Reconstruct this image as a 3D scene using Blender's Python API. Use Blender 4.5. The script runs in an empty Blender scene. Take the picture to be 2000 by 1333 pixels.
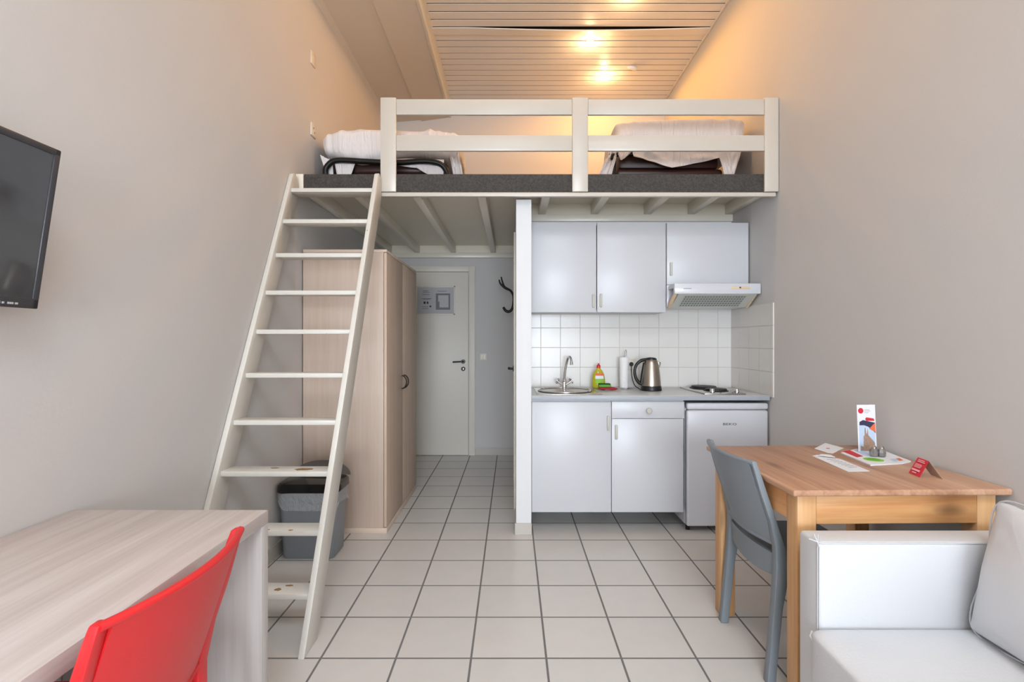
import bpy, bmesh, math, random
from mathutils import Vector, Matrix, noise
random.seed(7)
C = bpy.context.scene.collection
F = 988.0; EYE = 1.265

# ------------------------------------------------------------------ materials
def lin(c):
    return tuple(((v/255)/12.92 if v/255 <= .04045 else ((v/255+.055)/1.055)**2.4) for v in c)

def mat(name, rgb, rough=.5, metal=0., spec=.5, bump=0., bscale=40., var=0., vscale=3., coat=0., trans=0., alpha=1., emit=None, estr=0., sheen=0.):
    m = bpy.data.materials.new(name); m.use_nodes = True
    nt = m.node_tree; b = nt.nodes['Principled BSDF']
    c = lin(rgb)
    b.inputs['Base Color'].default_value = (*c, 1)
    b.inputs['Roughness'].default_value = rough
    b.inputs['Metallic'].default_value = metal
    b.inputs['Specular IOR Level'].default_value = spec
    b.inputs['Coat Weight'].default_value = coat
    b.inputs['Transmission Weight'].default_value = trans
    b.inputs['Alpha'].default_value = alpha
    b.inputs['Sheen Weight'].default_value = sheen
    if emit:
        b.inputs['Emission Color'].default_value = (*lin(emit), 1); b.inputs['Emission Strength'].default_value = estr
    tc = nt.nodes.new('ShaderNodeTexCoord')
    if var:
        n = nt.nodes.new('ShaderNodeTexNoise'); n.inputs['Scale'].default_value = vscale; n.inputs['Detail'].default_value = 5
        nt.links.new(tc.outputs['Object'], n.inputs['Vector'])
        r = nt.nodes.new('ShaderNodeValToRGB')
        r.color_ramp.elements[0].position = .3; r.color_ramp.elements[1].position = .7
        r.color_ramp.elements[0].color = (*[v*(1-var) for v in c], 1); r.color_ramp.elements[1].color = (*[min(1, v*(1+var)) for v in c], 1)
        nt.links.new(n.outputs['Fac'], r.inputs['Fac']); nt.links.new(r.outputs['Color'], b.inputs['Base Color'])
    if bump:
        n = nt.nodes.new('ShaderNodeTexNoise'); n.inputs['Scale'].default_value = bscale; n.inputs['Detail'].default_value = 4
        nt.links.new(tc.outputs['Object'], n.inputs['Vector'])
        bp = nt.nodes.new('ShaderNodeBump'); bp.inputs['Strength'].default_value = bump; bp.inputs['Distance'].default_value = .01
        nt.links.new(n.outputs['Fac'], bp.inputs['Height']); nt.links.new(bp.outputs['Normal'], b.inputs['Normal'])
    return m

def math_node(nt, op, a, b=None, c=None):
    n = nt.nodes.new('ShaderNodeMath'); n.operation = op
    for i, v in enumerate((a, b, c)):
        if v is None: continue
        if isinstance(v, (int, float)): n.inputs[i].default_value = v
        else: nt.links.new(v, n.inputs[i])
    return n.outputs[0]

def tile_mat(name, rgb, grout, axes, origin, size, gw, rough, var=.03, bump=.5, vein=0.):
    """square tiles laid on the world axes given"""
    m = bpy.data.materials.new(name); m.use_nodes = True
    nt = m.node_tree; b = nt.nodes['Principled BSDF']; b.inputs['Roughness'].default_value = rough
    geo = nt.nodes.new('ShaderNodeNewGeometry'); sx = nt.nodes.new('ShaderNodeSeparateXYZ')
    nt.links.new(geo.outputs['Position'], sx.inputs[0])
    masks = []; cells = []
    for a, o in zip(axes, origin):
        v = sx.outputs[a]
        u = math_node(nt, 'DIVIDE', math_node(nt, 'SUBTRACT', v, o), size)
        fl = math_node(nt, 'FLOOR', u); fr = math_node(nt, 'SUBTRACT', u, fl)
        d = math_node(nt, 'MINIMUM', fr, math_node(nt, 'SUBTRACT', 1.0, fr))
        mr = nt.nodes.new('ShaderNodeMapRange'); mr.interpolation_type = 'SMOOTHSTEP'
        mr.inputs['From Min'].default_value = gw/size*.35; mr.inputs['From Max'].default_value = gw/size*.65
        nt.links.new(d, mr.inputs['Value']); masks.append(mr.outputs[0]); cells.append(fl)
    mk = masks[0]
    for k in masks[1:]: mk = math_node(nt, 'MINIMUM', mk, k)
    cb = nt.nodes.new('ShaderNodeCombineXYZ')
    for i, cfl in enumerate(cells): nt.links.new(cfl, cb.inputs[i])
    wn = nt.nodes.new('ShaderNodeTexWhiteNoise'); wn.noise_dimensions = '3D'; nt.links.new(cb.outputs[0], wn.inputs['Vector'])
    nz = nt.nodes.new('ShaderNodeTexNoise'); nz.inputs['Scale'].default_value = 9; nz.inputs['Detail'].default_value = 6
    nt.links.new(geo.outputs['Position'], nz.inputs['Vector'])
    val = math_node(nt, 'ADD', math_node(nt, 'MULTIPLY', math_node(nt, 'SUBTRACT', wn.outputs['Value'], .5), var*2),
                    math_node(nt, 'ADD', 1.0, math_node(nt, 'MULTIPLY', math_node(nt, 'SUBTRACT', nz.outputs['Fac'], .5), vein)))
    col = nt.nodes.new('ShaderNodeVectorMath'); col.operation = 'SCALE'; col.inputs[0].default_value = lin(rgb); nt.links.new(val, col.inputs['Scale'])
    mx = nt.nodes.new('ShaderNodeMix'); mx.data_type = 'RGBA'; nt.links.new(mk, mx.inputs['Factor'])
    mx.inputs['A'].default_value = (*lin(grout), 1); nt.links.new(col.outputs[0], mx.inputs['B'])
    nt.links.new(mx.outputs['Result'], b.inputs['Base Color'])
    rr = math_node(nt, 'SUBTRACT', .85, math_node(nt, 'MULTIPLY', mk, .85-rough)); nt.links.new(rr, b.inputs['Roughness'])
    bp = nt.nodes.new('ShaderNodeBump'); bp.inputs['Strength'].default_value = bump; bp.inputs['Distance'].default_value = .003
    nt.links.new(mk, bp.inputs['Height']); nt.links.new(bp.outputs['Normal'], b.inputs['Normal'])
    return m

def wood(name, light, dark, axis, rough=.45, scale=1., contrast=.5, knots=0., planks=None, fine=1.0):
    m = bpy.data.materials.new(name); m.use_nodes = True
    nt = m.node_tree; b = nt.nodes['Principled BSDF']; b.inputs['Roughness'].default_value = rough
    tc = nt.nodes.new('ShaderNodeTexCoord'); mp = nt.nodes.new('ShaderNodeMapping')
    s = [18*scale]*3; s[axis] = 1.1*scale; mp.inputs['Scale'].default_value = s
    nt.links.new(tc.outputs['Object'], mp.inputs['Vector'])
    n1 = nt.nodes.new('ShaderNodeTexNoise'); n1.inputs['Scale'].default_value = 1.0; n1.inputs['Detail'].default_value = 6; n1.inputs['Distortion'].default_value = .6
    nt.links.new(mp.outputs[0], n1.inputs['Vector'])
    mp2 = nt.nodes.new('ShaderNodeMapping'); s2 = [90*scale]*3; s2[axis] = 3*scale; mp2.inputs['Scale'].default_value = s2
    nt.links.new(tc.outputs['Object'], mp2.inputs['Vector'])
    n2 = nt.nodes.new('ShaderNodeTexNoise'); n2.inputs['Scale'].default_value = 1.; n2.inputs['Detail'].default_value = 3
    nt.links.new(mp2.outputs[0], n2.inputs['Vector'])
    f = math_node(nt, 'ADD', math_node(nt, 'MULTIPLY', n1.outputs['Fac'], .7), math_node(nt, 'MULTIPLY', n2.outputs['Fac'], .3*fine))
    if planks:
        sx = nt.nodes.new('ShaderNodeSeparateXYZ'); nt.links.new(tc.outputs['Object'], sx.inputs[0])
        pl = math_node(nt, 'FLOOR', math_node(nt, 'DIVIDE', sx.outputs[planks[0]], planks[1]))
        wn = nt.nodes.new('ShaderNodeTexWhiteNoise'); wn.noise_dimensions = '1D'; nt.links.new(pl, wn.inputs['W'])
        f = math_node(nt, 'ADD', f, math_node(nt, 'MULTIPLY', math_node(nt, 'SUBTRACT', wn.outputs['Value'], .5), .16))
    r = nt.nodes.new('ShaderNodeValToRGB'); r.color_ramp.elements[0].position = .5-.5*contrast*.5-.02; r.color_ramp.elements[1].position = .5+.25*contrast+.05
    r.color_ramp.elements[0].color = (*lin(dark), 1); r.color_ramp.elements[1].color = (*lin(light), 1)
    nt.links.new(f, r.inputs['Fac']); out = r.outputs['Color']
    if knots:
        mp3 = nt.nodes.new('ShaderNodeMapping'); s3 = [9.]*3; s3[axis] = 3.2; mp3.inputs['Scale'].default_value = s3
        nt.links.new(tc.outputs['Object'], mp3.inputs['Vector'])
        vo = nt.nodes.new('ShaderNodeTexVoronoi'); vo.inputs['Scale'].default_value = 1.; nt.links.new(mp3.outputs[0], vo.inputs['Vector'])
        mr = nt.nodes.new('ShaderNodeMapRange'); mr.inputs['From Min'].default_value = .07; mr.inputs['From Max'].default_value = .24
        mr.inputs['To Min'].default_value = knots; mr.inputs['To Max'].default_value = 0
        nt.links.new(vo.outputs['Distance'], mr.inputs['Value'])
        mx = nt.nodes.new('ShaderNodeMix'); mx.data_type = 'RGBA'; nt.links.new(mr.outputs[0], mx.inputs['Factor'])
        nt.links.new(out, mx.inputs['A']); mx.inputs['B'].default_value = (*lin([v*.5 for v in dark]), 1); out = mx.outputs['Result']
    nt.links.new(out, b.inputs['Base Color'])
    bp = nt.nodes.new('ShaderNodeBump'); bp.inputs['Strength'].default_value = .08; bp.inputs['Distance'].default_value = .004
    nt.links.new(f, bp.inputs['Height']); nt.links.new(bp.outputs['Normal'], b.inputs['Normal'])
    return m

def worn_paint(name, rgb, chip, amount):
    m = mat(name, rgb, .38, bump=.12, bscale=14)
    nt = m.node_tree; b = nt.nodes['Principled BSDF']; tc = nt.nodes.new('ShaderNodeTexCoord')
    n = nt.nodes.new('ShaderNodeTexNoise'); n.inputs['Scale'].default_value = 22; n.inputs['Detail'].default_value = 7; n.inputs['Roughness'].default_value = .65
    nt.links.new(tc.outputs['Object'], n.inputs['Vector'])
    r = nt.nodes.new('ShaderNodeValToRGB'); r.color_ramp.elements[0].position = amount; r.color_ramp.elements[1].position = amount+.015
    r.color_ramp.elements[0].color = (*lin(rgb), 1); r.color_ramp.elements[1].color = (*lin(chip), 1)
    nt.links.new(n.outputs['Fac'], r.inputs['Fac']); nt.links.new(r.outputs['Color'], b.inputs['Base Color'])
    return m

M = dict(
 wall=mat('wall_paint', (206, 203, 200), .75, bump=.06, bscale=60, var=.012, vscale=1.3),
 wallw=mat('hall_paint', (232, 232, 232), .7, bump=.06, bscale=60),
 cream=mat('cream_gloss_paint', (238, 231, 216), .3, bump=.05, bscale=9, var=.015, vscale=4),
 rail=mat('rail_gloss_darkened', (210, 201, 188), .28, bump=.05, bscale=9, var=.015, vscale=4),  # cream gloss in a darker colour, offsetting the window light on the rails
 creamd=mat('deck_paint', (238, 230, 212), .4, bump=.05, bscale=9),
 ceil=mat('ceiling_plank_paint', (243, 233, 220), .38, bump=.04, bscale=8, var=.03, vscale=2),
 gap=mat('dark_gap', (70, 52, 36), .9),
 soffit=mat('soffit_paint', (222, 208, 188), .7, bump=.05, bscale=50),
 floor=tile_mat('floor_tiles', (216, 212, 207), (118, 117, 116), (0, 1), (-.163, 2.016), .2995, .0085, .3, .018, .5, .1),
 btile=tile_mat('wall_tiles_back', (226, 223, 218), (204, 198, 191), (0, 2), (1.585, 1.3657), .1515, .004, .24, .02, .5, .02),
 stile=tile_mat('wall_tiles_side', (224, 220, 214), (204, 198, 191), (1, 2), (3.449, 1.3657), .1515, .004, .24, .02, .5, .02),
 skirt=mat('skirting_tile', (196, 190, 181), .35, var=.02),
 white=mat('white_laminate', (208, 209, 212), .32, var=.008, vscale=2),
 cabw=mat('cabinet_carcass', (214, 214, 214), .5),
 hgrip=mat('grey_cream_plastic', (196, 192, 178), .4),
 applw=mat('appliance_white', (212, 213, 218), .28, coat=.2),
 worktop=mat('grey_worktop_lightened', (212, 210, 207), .28, var=.02, vscale=60),  # top colour lightened to stand in for light reflected off it
 worktope=mat('worktop_edge', (170, 175, 182), .4),
 steel=mat('stainless_steel', (190, 188, 184), .24, metal=1., bump=.02, bscale=120),
 steelb=mat('brushed_steel', (176, 166, 154), .3, metal=1., bump=.03, bscale=150),
 chrome=mat('chrome', (215, 215, 218), .08, metal=1.),
 black=mat('black_plastic', (18, 18, 19), .35, bump=.02, bscale=80),
 blackm=mat('black_metal', (26, 24, 23), .4, metal=.3),
 blackg=mat('glossy_black', (12, 12, 13), .15),
 carpet=mat('charcoal_carpet', (88, 84, 80), .98, spec=.1, bump=.9, bscale=180, var=.28, vscale=90),
 duvet=mat('white_cotton', (232, 226, 224), .85, bump=.12, bscale=24, sheen=.2),
 mattress=mat('dark_brown_vinyl', (58, 32, 26), .4),
 red=mat('red_plastic', (216, 40, 44), .42, bump=.03, bscale=200),
 grey=mat('grey_plastic', (128, 136, 142), .5, bump=.04, bscale=260),
 leather=mat('white_leather', (212, 213, 215), .42, bump=.1, bscale=160),
 seam=mat('leather_seam', (204, 205, 207), .6),
 pine_top=wood('pine_tabletop', (216, 174, 142), (156, 108, 78), 1, .4, 1., .85, .5, planks=(0, .092)),
 pine_leg=wood('pine_leg', (230, 190, 138), (196, 140, 90), 2, .45, 1., .8, .75),
 pine_ap=wood('pine_apron', (232, 188, 132), (186, 120, 66), 0, .45, 1., .9, .8),
 pine_apy=wood('pine_side_apron', (222, 172, 118), (188, 124, 74), 1, .45, 1., .9, .5),
 oak_top=wood('pale_grey_oak', (226, 217, 212), (186, 173, 167), 1, .5, .8, .75, 0.),
 oak_leg=wood('pale_grey_oak_upright', (216, 211, 206), (182, 176, 172), 2, .5, .8, .75, 0.),
 birch=wood('pale_birch_laminate', (214, 194, 178), (197, 175, 157), 2, .45, 1., .8, 0.),
 birch_d=wood('birch_door', (218, 194, 172), (200, 174, 152), 2, .45, 1., .8, 0.),
 birchx=wood('birch_plinth', (228, 208, 190), (210, 188, 170), 0, .45, 1., .8, 0.),
 ladder=worn_paint('ladder_paint', (218, 213, 203), (150, 126, 92), .715),
 tread=worn_paint('tread_paint', (224, 220, 211), (150, 126, 92), .705),
 chip=mat('bare_wood_chip', (150, 118, 76), .8, var=.3, vscale=60),
 bin=mat('grey_bin_plastic', (138, 145, 152), .45),
 bag=mat('clear_bin_bag', (222, 226, 230), .25, alpha=.38, bump=.8, bscale=45),
 lidgrey=mat('taupe_lid', (112, 104, 100), .5),
 tvb=mat('tv_bezel', (62, 62, 66), .35),
 tvs=mat('tv_screen', (62, 62, 64), .1, spec=.8, coat=.5),  # base greyed to stand in for the room reflected in the screen
 bulb=mat('lamp_bulb', (255, 240, 215), .3, emit=(255, 232, 196), estr=60.),
 bulbo=mat('unlit_bulb', (222, 212, 196), .2),
 door=mat('door_cream_paint', (228, 221, 209), .45, bump=.03, bscale=30),
 switch=mat('switch_ivory', (222, 214, 200), .35),
 paper=mat('paper_white', (232, 232, 234), .7),
 paperg=mat('paper_grey', (190, 188, 190), .75),
 ink=mat('ink_grey', (128, 126, 130), .8),
 inkd=mat('ink_dark', (60, 58, 62), .8),
 redp=mat('red_print', (206, 40, 58), .6),
 pinkp=mat('pink_print', (240, 170, 176), .6),
 navy=mat('navy_print', (52, 52, 80), .6),
 tan=mat('tan_print', (160, 132, 112), .7, var=.2, vscale=90),
 orange=mat('orange_print', (226, 112, 72), .6),
 sky=mat('sky_print', (190, 208, 230), .6),
 green=mat('lime_print', (140, 200, 60), .6),
 kraft=mat('card_inside', (176, 150, 132), .8),
 liquid=mat('yellow_soap', (206, 196, 40), .2, trans=.25),
 redcap=mat('red_cap', (206, 30, 40), .35),
 spongeg=mat('green_sponge', (120, 200, 70), .95, bump=.8, bscale=300),
 scour=mat('scourer_green', (30, 90, 50), .95, bump=.8, bscale=300),
 cloth=mat('red_cloth', (180, 40, 56), .9, bump=.5, bscale=90),
 roll=mat('kitchen_paper', (240, 239, 237), .9, bump=.3, bscale=120),
 hot=mat('cast_iron', (46, 42, 40), .5, metal=.4),
 grill=mat('hood_filter', (206, 208, 200), .45),
 grilld=mat('hood_grille_holes', (128, 138, 134), .6),
 yellowed=mat('yellowed_plastic', (226, 202, 168), .45),
 glassobj=mat('grey_cut_glass', (150, 146, 144), .1, metal=.6),
 winframe=mat('white_window_frame', (230, 230, 230), .4),
)
def pane_mat():
    m = bpy.data.materials.new('window_glass'); m.use_nodes = True; nt = m.node_tree; nt.nodes.clear()
    o = nt.nodes.new('ShaderNodeOutputMaterial'); t = nt.nodes.new('ShaderNodeBsdfTransparent'); g = nt.nodes.new('ShaderNodeBsdfGlossy'); x = nt.nodes.new('ShaderNodeMixShader')
    g.inputs['Roughness'].default_value = .02; x.inputs[0].default_value = .06
    nt.links.new(t.outputs[0], x.inputs[1]); nt.links.new(g.outputs[0], x.inputs[2]); nt.links.new(x.outputs[0], o.inputs[0]); return m
M['pane'] = pane_mat()

def wrinkle(m, s=(26, 6, 5), strength=.55, dist=.02):
    nt = m.node_tree; b = nt.nodes['Principled BSDF']; tc = nt.nodes.new('ShaderNodeTexCoord'); mp = nt.nodes.new('ShaderNodeMapping')
    mp.inputs['Scale'].default_value = s; mp.inputs['Rotation'].default_value = (0, .35, 0); n = nt.nodes.new('ShaderNodeTexNoise'); n.inputs['Scale'].default_value = 1.; n.inputs['Detail'].default_value = 3; n.inputs['Distortion'].default_value = 1.2
    nt.links.new(tc.outputs['Object'], mp.inputs['Vector']); nt.links.new(mp.outputs[0], n.inputs['Vector'])
    bp = nt.nodes.new('ShaderNodeBump'); bp.inputs['Strength'].default_value = strength; bp.inputs['Distance'].default_value = dist
    nt.links.new(n.outputs['Fac'], bp.inputs['Height']); nt.links.new(bp.outputs['Normal'], b.inputs['Normal'])
wrinkle(M['duvet'])
wrinkle(M['bag'], (30, 30, 22), .9, .02)
# ------------------------------------------------------------------ builders
OFF = {}
def thing(name, loc=(0, 0, 0), label=None, cat=None, group=None, local=False, kind=None):
    o = bpy.data.objects.new(name, None); C.objects.link(o); o.empty_display_size = .1
    o.location = loc; OFF[o.name] = Vector((0, 0, 0)) if local else Vector(loc)
    if label: o['label'] = label
    if cat: o['category'] = cat
    if group: o['group'] = group
    if kind: o['kind'] = kind
    return o
def tag(o, label=None, cat=None, group=None, kind=None):
    if label: o['label'] = label
    if cat: o['category'] = cat
    if group: o['group'] = group
    if kind: o['kind'] = kind
    return o

class P:
    def __init__(s): s.bm = bmesh.new()
    def merge(s, o):
        me = bpy.data.meshes.new('tmp'); o.to_mesh(me); s.bm.from_mesh(me); bpy.data.meshes.remove(me); o.free()
    def box(s, x0, x1, y0, y1, z0, z1, bev=0., seg=2, M4=None):
        b = bmesh.new(); bmesh.ops.create_cube(b, size=1)
        for v in b.verts: v.co = Vector(((x0+x1)/2+v.co.x*(x1-x0), (y0+y1)/2+v.co.y*(y1-y0), (z0+z1)/2+v.co.z*(z1-z0)))
        if bev: bmesh.ops.bevel(b, geom=b.edges[:], offset=min(bev, .45*min(abs(x1-x0), abs(y1-y0), abs(z1-z0))), segments=seg, profile=.5, affect='EDGES')
        if M4: bmesh.ops.transform(b, matrix=M4, verts=b.verts)
        s.merge(b); return s
    def prism(s, poly, axis, a0, a1, bev=0., seg=2):
        """poly: 2-D points in the other two axes (ascending axis order)"""
        b = bmesh.new()
        def mk(p, a):
            q = list(p); q.insert(axis, a); return Vector(q)
        lo = [b.verts.new(mk(p, a0)) for p in poly]; hi = [b.verts.new(mk(p, a1)) for p in poly]
        b.faces.new(lo); b.faces.new(hi[::-1]); n = len(poly)
        for i in range(n): b.faces.new((lo[i], hi[i], hi[(i+1) % n], lo[(i+1) % n]))
        bmesh.ops.recalc_face_normals(b, faces=b.faces)
        if bev: bmesh.ops.bevel(b, geom=b.edges[:], offset=bev, segments=seg, profile=.5, affect='EDGES')
        s.merge(b); return s
    def tube(s, pts, r, n=12, smooth=0, cap=True, flat=None):
        pts = [Vector(p) for p in pts]; rs = r if isinstance(r, (list, tuple)) else [r]*len(pts)
        if smooth:
            q = []; qr = []
            for i in range(len(pts)-1):
                p0 = pts[max(i-1, 0)]; p1 = pts[i]; p2 = pts[i+1]; p3 = pts[min(i+2, len(pts)-1)]
                for k in range(smooth):
                    t = k/smooth
                    q.append(.5*((2*p1)+(p2-p0)*t+(2*p0-5*p1+4*p2-p3)*t*t+(3*p1-p0-3*p2+p3)*t**3)); qr.append(rs[i]*(1-t)+rs[i+1]*t)
            q.append(pts[-1]); qr.append(rs[-1]); pts, rs = q, qr
        b = bmesh.new(); rings = []; up = None
        for i, p in enumerate(pts):
            d = (pts[min(i+1, len(pts)-1)]-pts[max(i-1, 0)]).normalized()
            if up is None:
                up = Vector((0, 0, 1)) if abs(d.z) < .9 else Vector((0, 1, 0))
            a = d.cross(up).normalized(); up = a.cross(d).normalized()
            f = flat or 1.
            rings.append([b.verts.new(p+rs[i]*(math.cos(2*math.pi*k/n)*a*f+math.sin(2*math.pi*k/n)*up)) for k in range(n)])
        for A, B in zip(rings, rings[1:]):
            for k in range(n): b.faces.new((A[k], A[(k+1) % n], B[(k+1) % n], B[k]))
        if cap: b.faces.new(rings[0][::-1]); b.faces.new(rings[-1])
        bmesh.ops.recalc_face_normals(b, faces=b.faces); s.merge(b); return s
    def lathe(s, prof, c=(0, 0, 0), n=32, sx=1., sy=1., M4=None):
        """prof: (radius, z) pairs"""
        b = bmesh.new(); rings = []
        for r, z in prof:
            if r < 1e-5: rings.append([b.verts.new((c[0], c[1], c[2]+z))])
            else: rings.append([b.verts.new((c[0]+r*sx*math.cos(2*math.pi*k/n), c[1]+r*sy*math.sin(2*math.pi*k/n), c[2]+z)) for k in range(n)])
        for A, B in zip(rings, rings[1:]):
            for k in range(n):
                k2 = (k+1) % n
                if len(A) == 1 and len(B) == 1: continue
                if len(A) == 1: b.faces.new((A[0], B[k2], B[k]))
                elif len(B) == 1: b.faces.new((A[k], A[k2], B[0]))
                else: b.faces.new((A[k], A[k2], B[k2], B[k]))
        if len(rings[0]) > 1: b.faces.new(rings[0][::-1])
        if len(rings[-1]) > 1: b.faces.new(rings[-1])
        bmesh.ops.recalc_face_normals(b, faces=b.faces)
        if M4: bmesh.ops.transform(b, matrix=M4, verts=b.verts)
        s.merge(b); return s
    def cyl(s, p0, p1, r, n=20): return s.tube([p0, p1], r, n)
    def blob(s, c, h, e1=.35, e2=.35, amp=0., freq=3., nu=48, nv=28, M4=None, fn=None, strd=(1, 1, 1), seed=0):
        b = bmesh.new()
        def sp(w, e): return math.copysign(abs(w)**e, w)
        rings = []
        for j in range(nv+1):
            v = -math.pi/2+math.pi*j/nv
            if j in (0, nv): 
                rings.append([b.verts.new(Vector((0, 0, h[2]*sp(math.sin(v), e1))))]); continue
            rings.append([b.verts.new(Vector((h[0]*sp(math.cos(v), e1)*sp(math.cos(u), e2), h[1]*sp(math.cos(v), e1)*sp(math.sin(u), e2), h[2]*sp(math.sin(v), e1)))) for u in [2*math.pi*k/nu for k in range(nu)]])
        for A, B in zip(rings, rings[1:]):
            for k in range(nu):
                k2 = (k+1) % nu
                if len(A) == 1: b.faces.new((A[0], B[k2], B[k]))
                elif len(B) == 1: b.faces.new((A[k], A[k2], B[0]))
                else: b.faces.new((A[k], A[k2], B[k2], B[k]))
        bmesh.ops.recalc_face_normals(b, faces=b.faces); b.normal_update()
        if amp:
            for v in b.verts:
                q = Vector((v.co.x*strd[0], v.co.y*strd[1], v.co.z*strd[2]))*freq+Vector((seed, seed*2, 0))
                v.co += v.normal*amp*(noise.noise(q)+.5*noise.noise(q*2.3))
        if fn:
            for v in b.verts: v.co = fn(v.co)
        for v in b.verts: v.co += Vector(c)
        if M4: bmesh.ops.transform(b, matrix=M4, verts=b.verts)
        s.merge(b); return s
    def sheet(s, fn, nu, nv, th=0., M4=None):
        """fn(u, v) -> point; thickened along the normal"""
        b = bmesh.new(); g = [[b.verts.new(Vector(fn(i/nu, j/nv))) for j in range(nv+1)] for i in range(nu+1)]
        for i in range(nu):
            for j in range(nv): b.faces.new((g[i][j], g[i+1][j], g[i+1][j+1], g[i][j+1]))
        b.normal_update()
        if th: bmesh.ops.solidify(b, geom=b.faces[:], thickness=th)
        bmesh.ops.recalc_face_normals(b, faces=b.faces)
        if M4: bmesh.ops.transform(b, matrix=M4, verts=b.verts)
        s.merge(b); return s
    def done(s, name, m, parent=None, label=None, ang=35, kind=None):
        me = bpy.data.meshes.new(name); 
        off = OFF.get(parent.name, Vector((0, 0, 0))) if parent else Vector((0, 0, 0))
        if off.length: bmesh.ops.translate(s.bm, verts=s.bm.verts, vec=-off)
        for f in s.bm.faces: f.smooth = True
        s.bm.to_mesh(me); s.bm.free(); me.set_sharp_from_angle(angle=math.radians(ang))
        if isinstance(m, str): m = M[m]
        me.materials.append(m)
        o = bpy.data.objects.new(name, me); C.objects.link(o)
        if parent: o.parent = parent; OFF[o.name] = off
        else: OFF[o.name] = Vector((0, 0, 0))
        if label: o['label'] = label
        if kind: o['kind'] = kind
        return o
    def solo(s, name, m, base, label, cat, group=None, ang=35, kind=None):
        """a thing that is a single mesh, its origin at base"""
        bmesh.ops.translate(s.bm, verts=s.bm.verts, vec=-Vector(base))
        o = s.done(name, m, ang=ang); o.location = base; OFF[o.name] = Vector(base); return tag(o, label, cat, group, kind)
def box(name, m, parent, *a, bev=.003, label=None, **k): return P().box(*a, bev=bev, **k).done(name, m, parent, label)
def struct(o): o['kind'] = 'structure'; return o

def text(body, name, m, parent, loc, rot, size, ext=.0006, width=None, label=None):
    cu = bpy.data.curves.new('txt', 'FONT'); cu.body = body; cu.size = size; cu.extrude = ext; cu.align_x = 'CENTER'; cu.align_y = 'CENTER'; cu.resolution_u = 3
    t = bpy.data.objects.new('txt', cu); C.objects.link(t); bpy.context.view_layer.update()
    me = bpy.data.meshes.new_from_object(t.evaluated_get(bpy.context.evaluated_depsgraph_get())); bpy.data.objects.remove(t)
    w = max(v.co.x for v in me.vertices)-min(v.co.x for v in me.vertices); sx = width/w if width else 1
    off = OFF.get(parent.name, Vector((0, 0, 0)))
    mt = Matrix.Translation(Vector(loc)-off) @ rot.to_4x4() @ Matrix.Diagonal((sx, 1, 1, 1))
    me.transform(mt); me.materials.clear(); me.materials.append(M[m]); me.name = name
    o = bpy.data.objects.new(name, me); C.objects.link(o); o.parent = parent; OFF[o.name] = off
    if label: o['label'] = label
    return o
FACE_CAM = Matrix.Rotation(math.pi/2, 3, 'X')     # text upright on a face that looks towards -Y

XL, XR, YB, YK, YR, ZC = -1.38, 1.693, 5.605, 3.9, -6.4, 3.92
LF, LT = 3.22, 2.331                               # loft front plane, loft floor top

# ------------------------------------------------------------------ room shell
struct(P().box(XL-.2, XR+.2, YR-.2, YB+.2, -.12, 0).done('floor', 'floor'))
struct(P().box(XL-.12, XL, YR-.2, YB+.2, 0, ZC+.2).done('wall_left', 'wall'))
struct(P().box(XR, XR+.12, YR-.2, YB+.2, 0, ZC+.2).done('wall_right', 'wall'))
struct(P().box(XL, XR, YB, YB+.12, 0, ZC+.2).done('wall_back', 'wall'))
# rear wall (behind the viewer) with a wide window opening
WX0, WX1, WZ0, WZ1 = -1.1, 1.4, .35, 2.45
rw = P().box(XL, WX0, YR-.12, YR, 0, ZC+.2).box(WX1, XR, YR-.12, YR, 0, ZC+.2).box(WX0, WX1, YR-.12, YR, 0, WZ0).box(WX0, WX1, YR-.12, YR, WZ1, ZC+.2)
struct(rw.done('wall_rear', 'wall'))
wt = tag(thing('window_1', (0, YR, WZ0)), kind='structure')
wf = P()
for x in (WX0, (WX0+WX1)/2-.025, WX1-.05): wf.box(x, x+.05, YR-.1, YR-.04, WZ0, WZ1)
for z in (WZ0, 1.9, WZ1-.05): wf.box(WX0, WX1, YR-.1, YR-.04, z, z+.05)
wf.done('window_frame', 'winframe', wt)
P().box(WX0+.04, WX1-.04, YR-.075, YR-.07, WZ0+.04, WZ1-.04).done('window_pane', 'pane', wt)

# ceiling of painted boards running across the room
cl = P(); SX0, SX1, SY0, SY1 = -.4, 1.3, -2.2, -.3     # opening for the added, unseen roof light
y0 = 4.076-.0985*107; k = 0
ys = []
while y0 < YB: ys.append(y0); y0 += .0985
for i, y in enumerate(ys):
    a = max(y, YR); b_ = min(y+.0985, YB)
    if b_-a < .02: continue
    lab = round((y-4.076)/.0985)
    if lab == 2:      # a warped board that has dropped out of line
        def wf_(u, v, y=y):
            X = XL+(XR-XL)*u; t = max(0., min(1., (X+.1)/1.1)); s_ = math.sin(math.pi*max(0, min(1, (X+.35)/2.0)))
            return (X, y+.011*s_+.003+(.0985-.005)*v, ZC-.014*s_*(1-v))
        cl.sheet(lambda u, v: wf_(u, v), 40, 2, .008)
    else:
        if SY0-.1 < a < SY1: 
            cl.box(-.69, SX0, a+.0055, b_-.0055, ZC, ZC+.004, bev=.001, seg=1); cl.box(SX1, XR, a+.0055, b_-.0055, ZC, ZC+.004, bev=.001, seg=1)
        else: cl.box(-.69, XR, a+.0055, b_-.0055, ZC, ZC+.004, bev=.001, seg=1)
struct(cl.done('ceiling', 'ceil'))
struct(P().box(XL, XR, YR, SY0, ZC+.022, ZC+.1).box(XL, XR, SY1, YB, ZC+.022, ZC+.1).box(XL, SX0, SY0, SY1, ZC+.022, ZC+.1).box(SX1, XR, SY0, SY1, ZC+.022, ZC+.1).done('trim_1', 'gap'))
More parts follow.
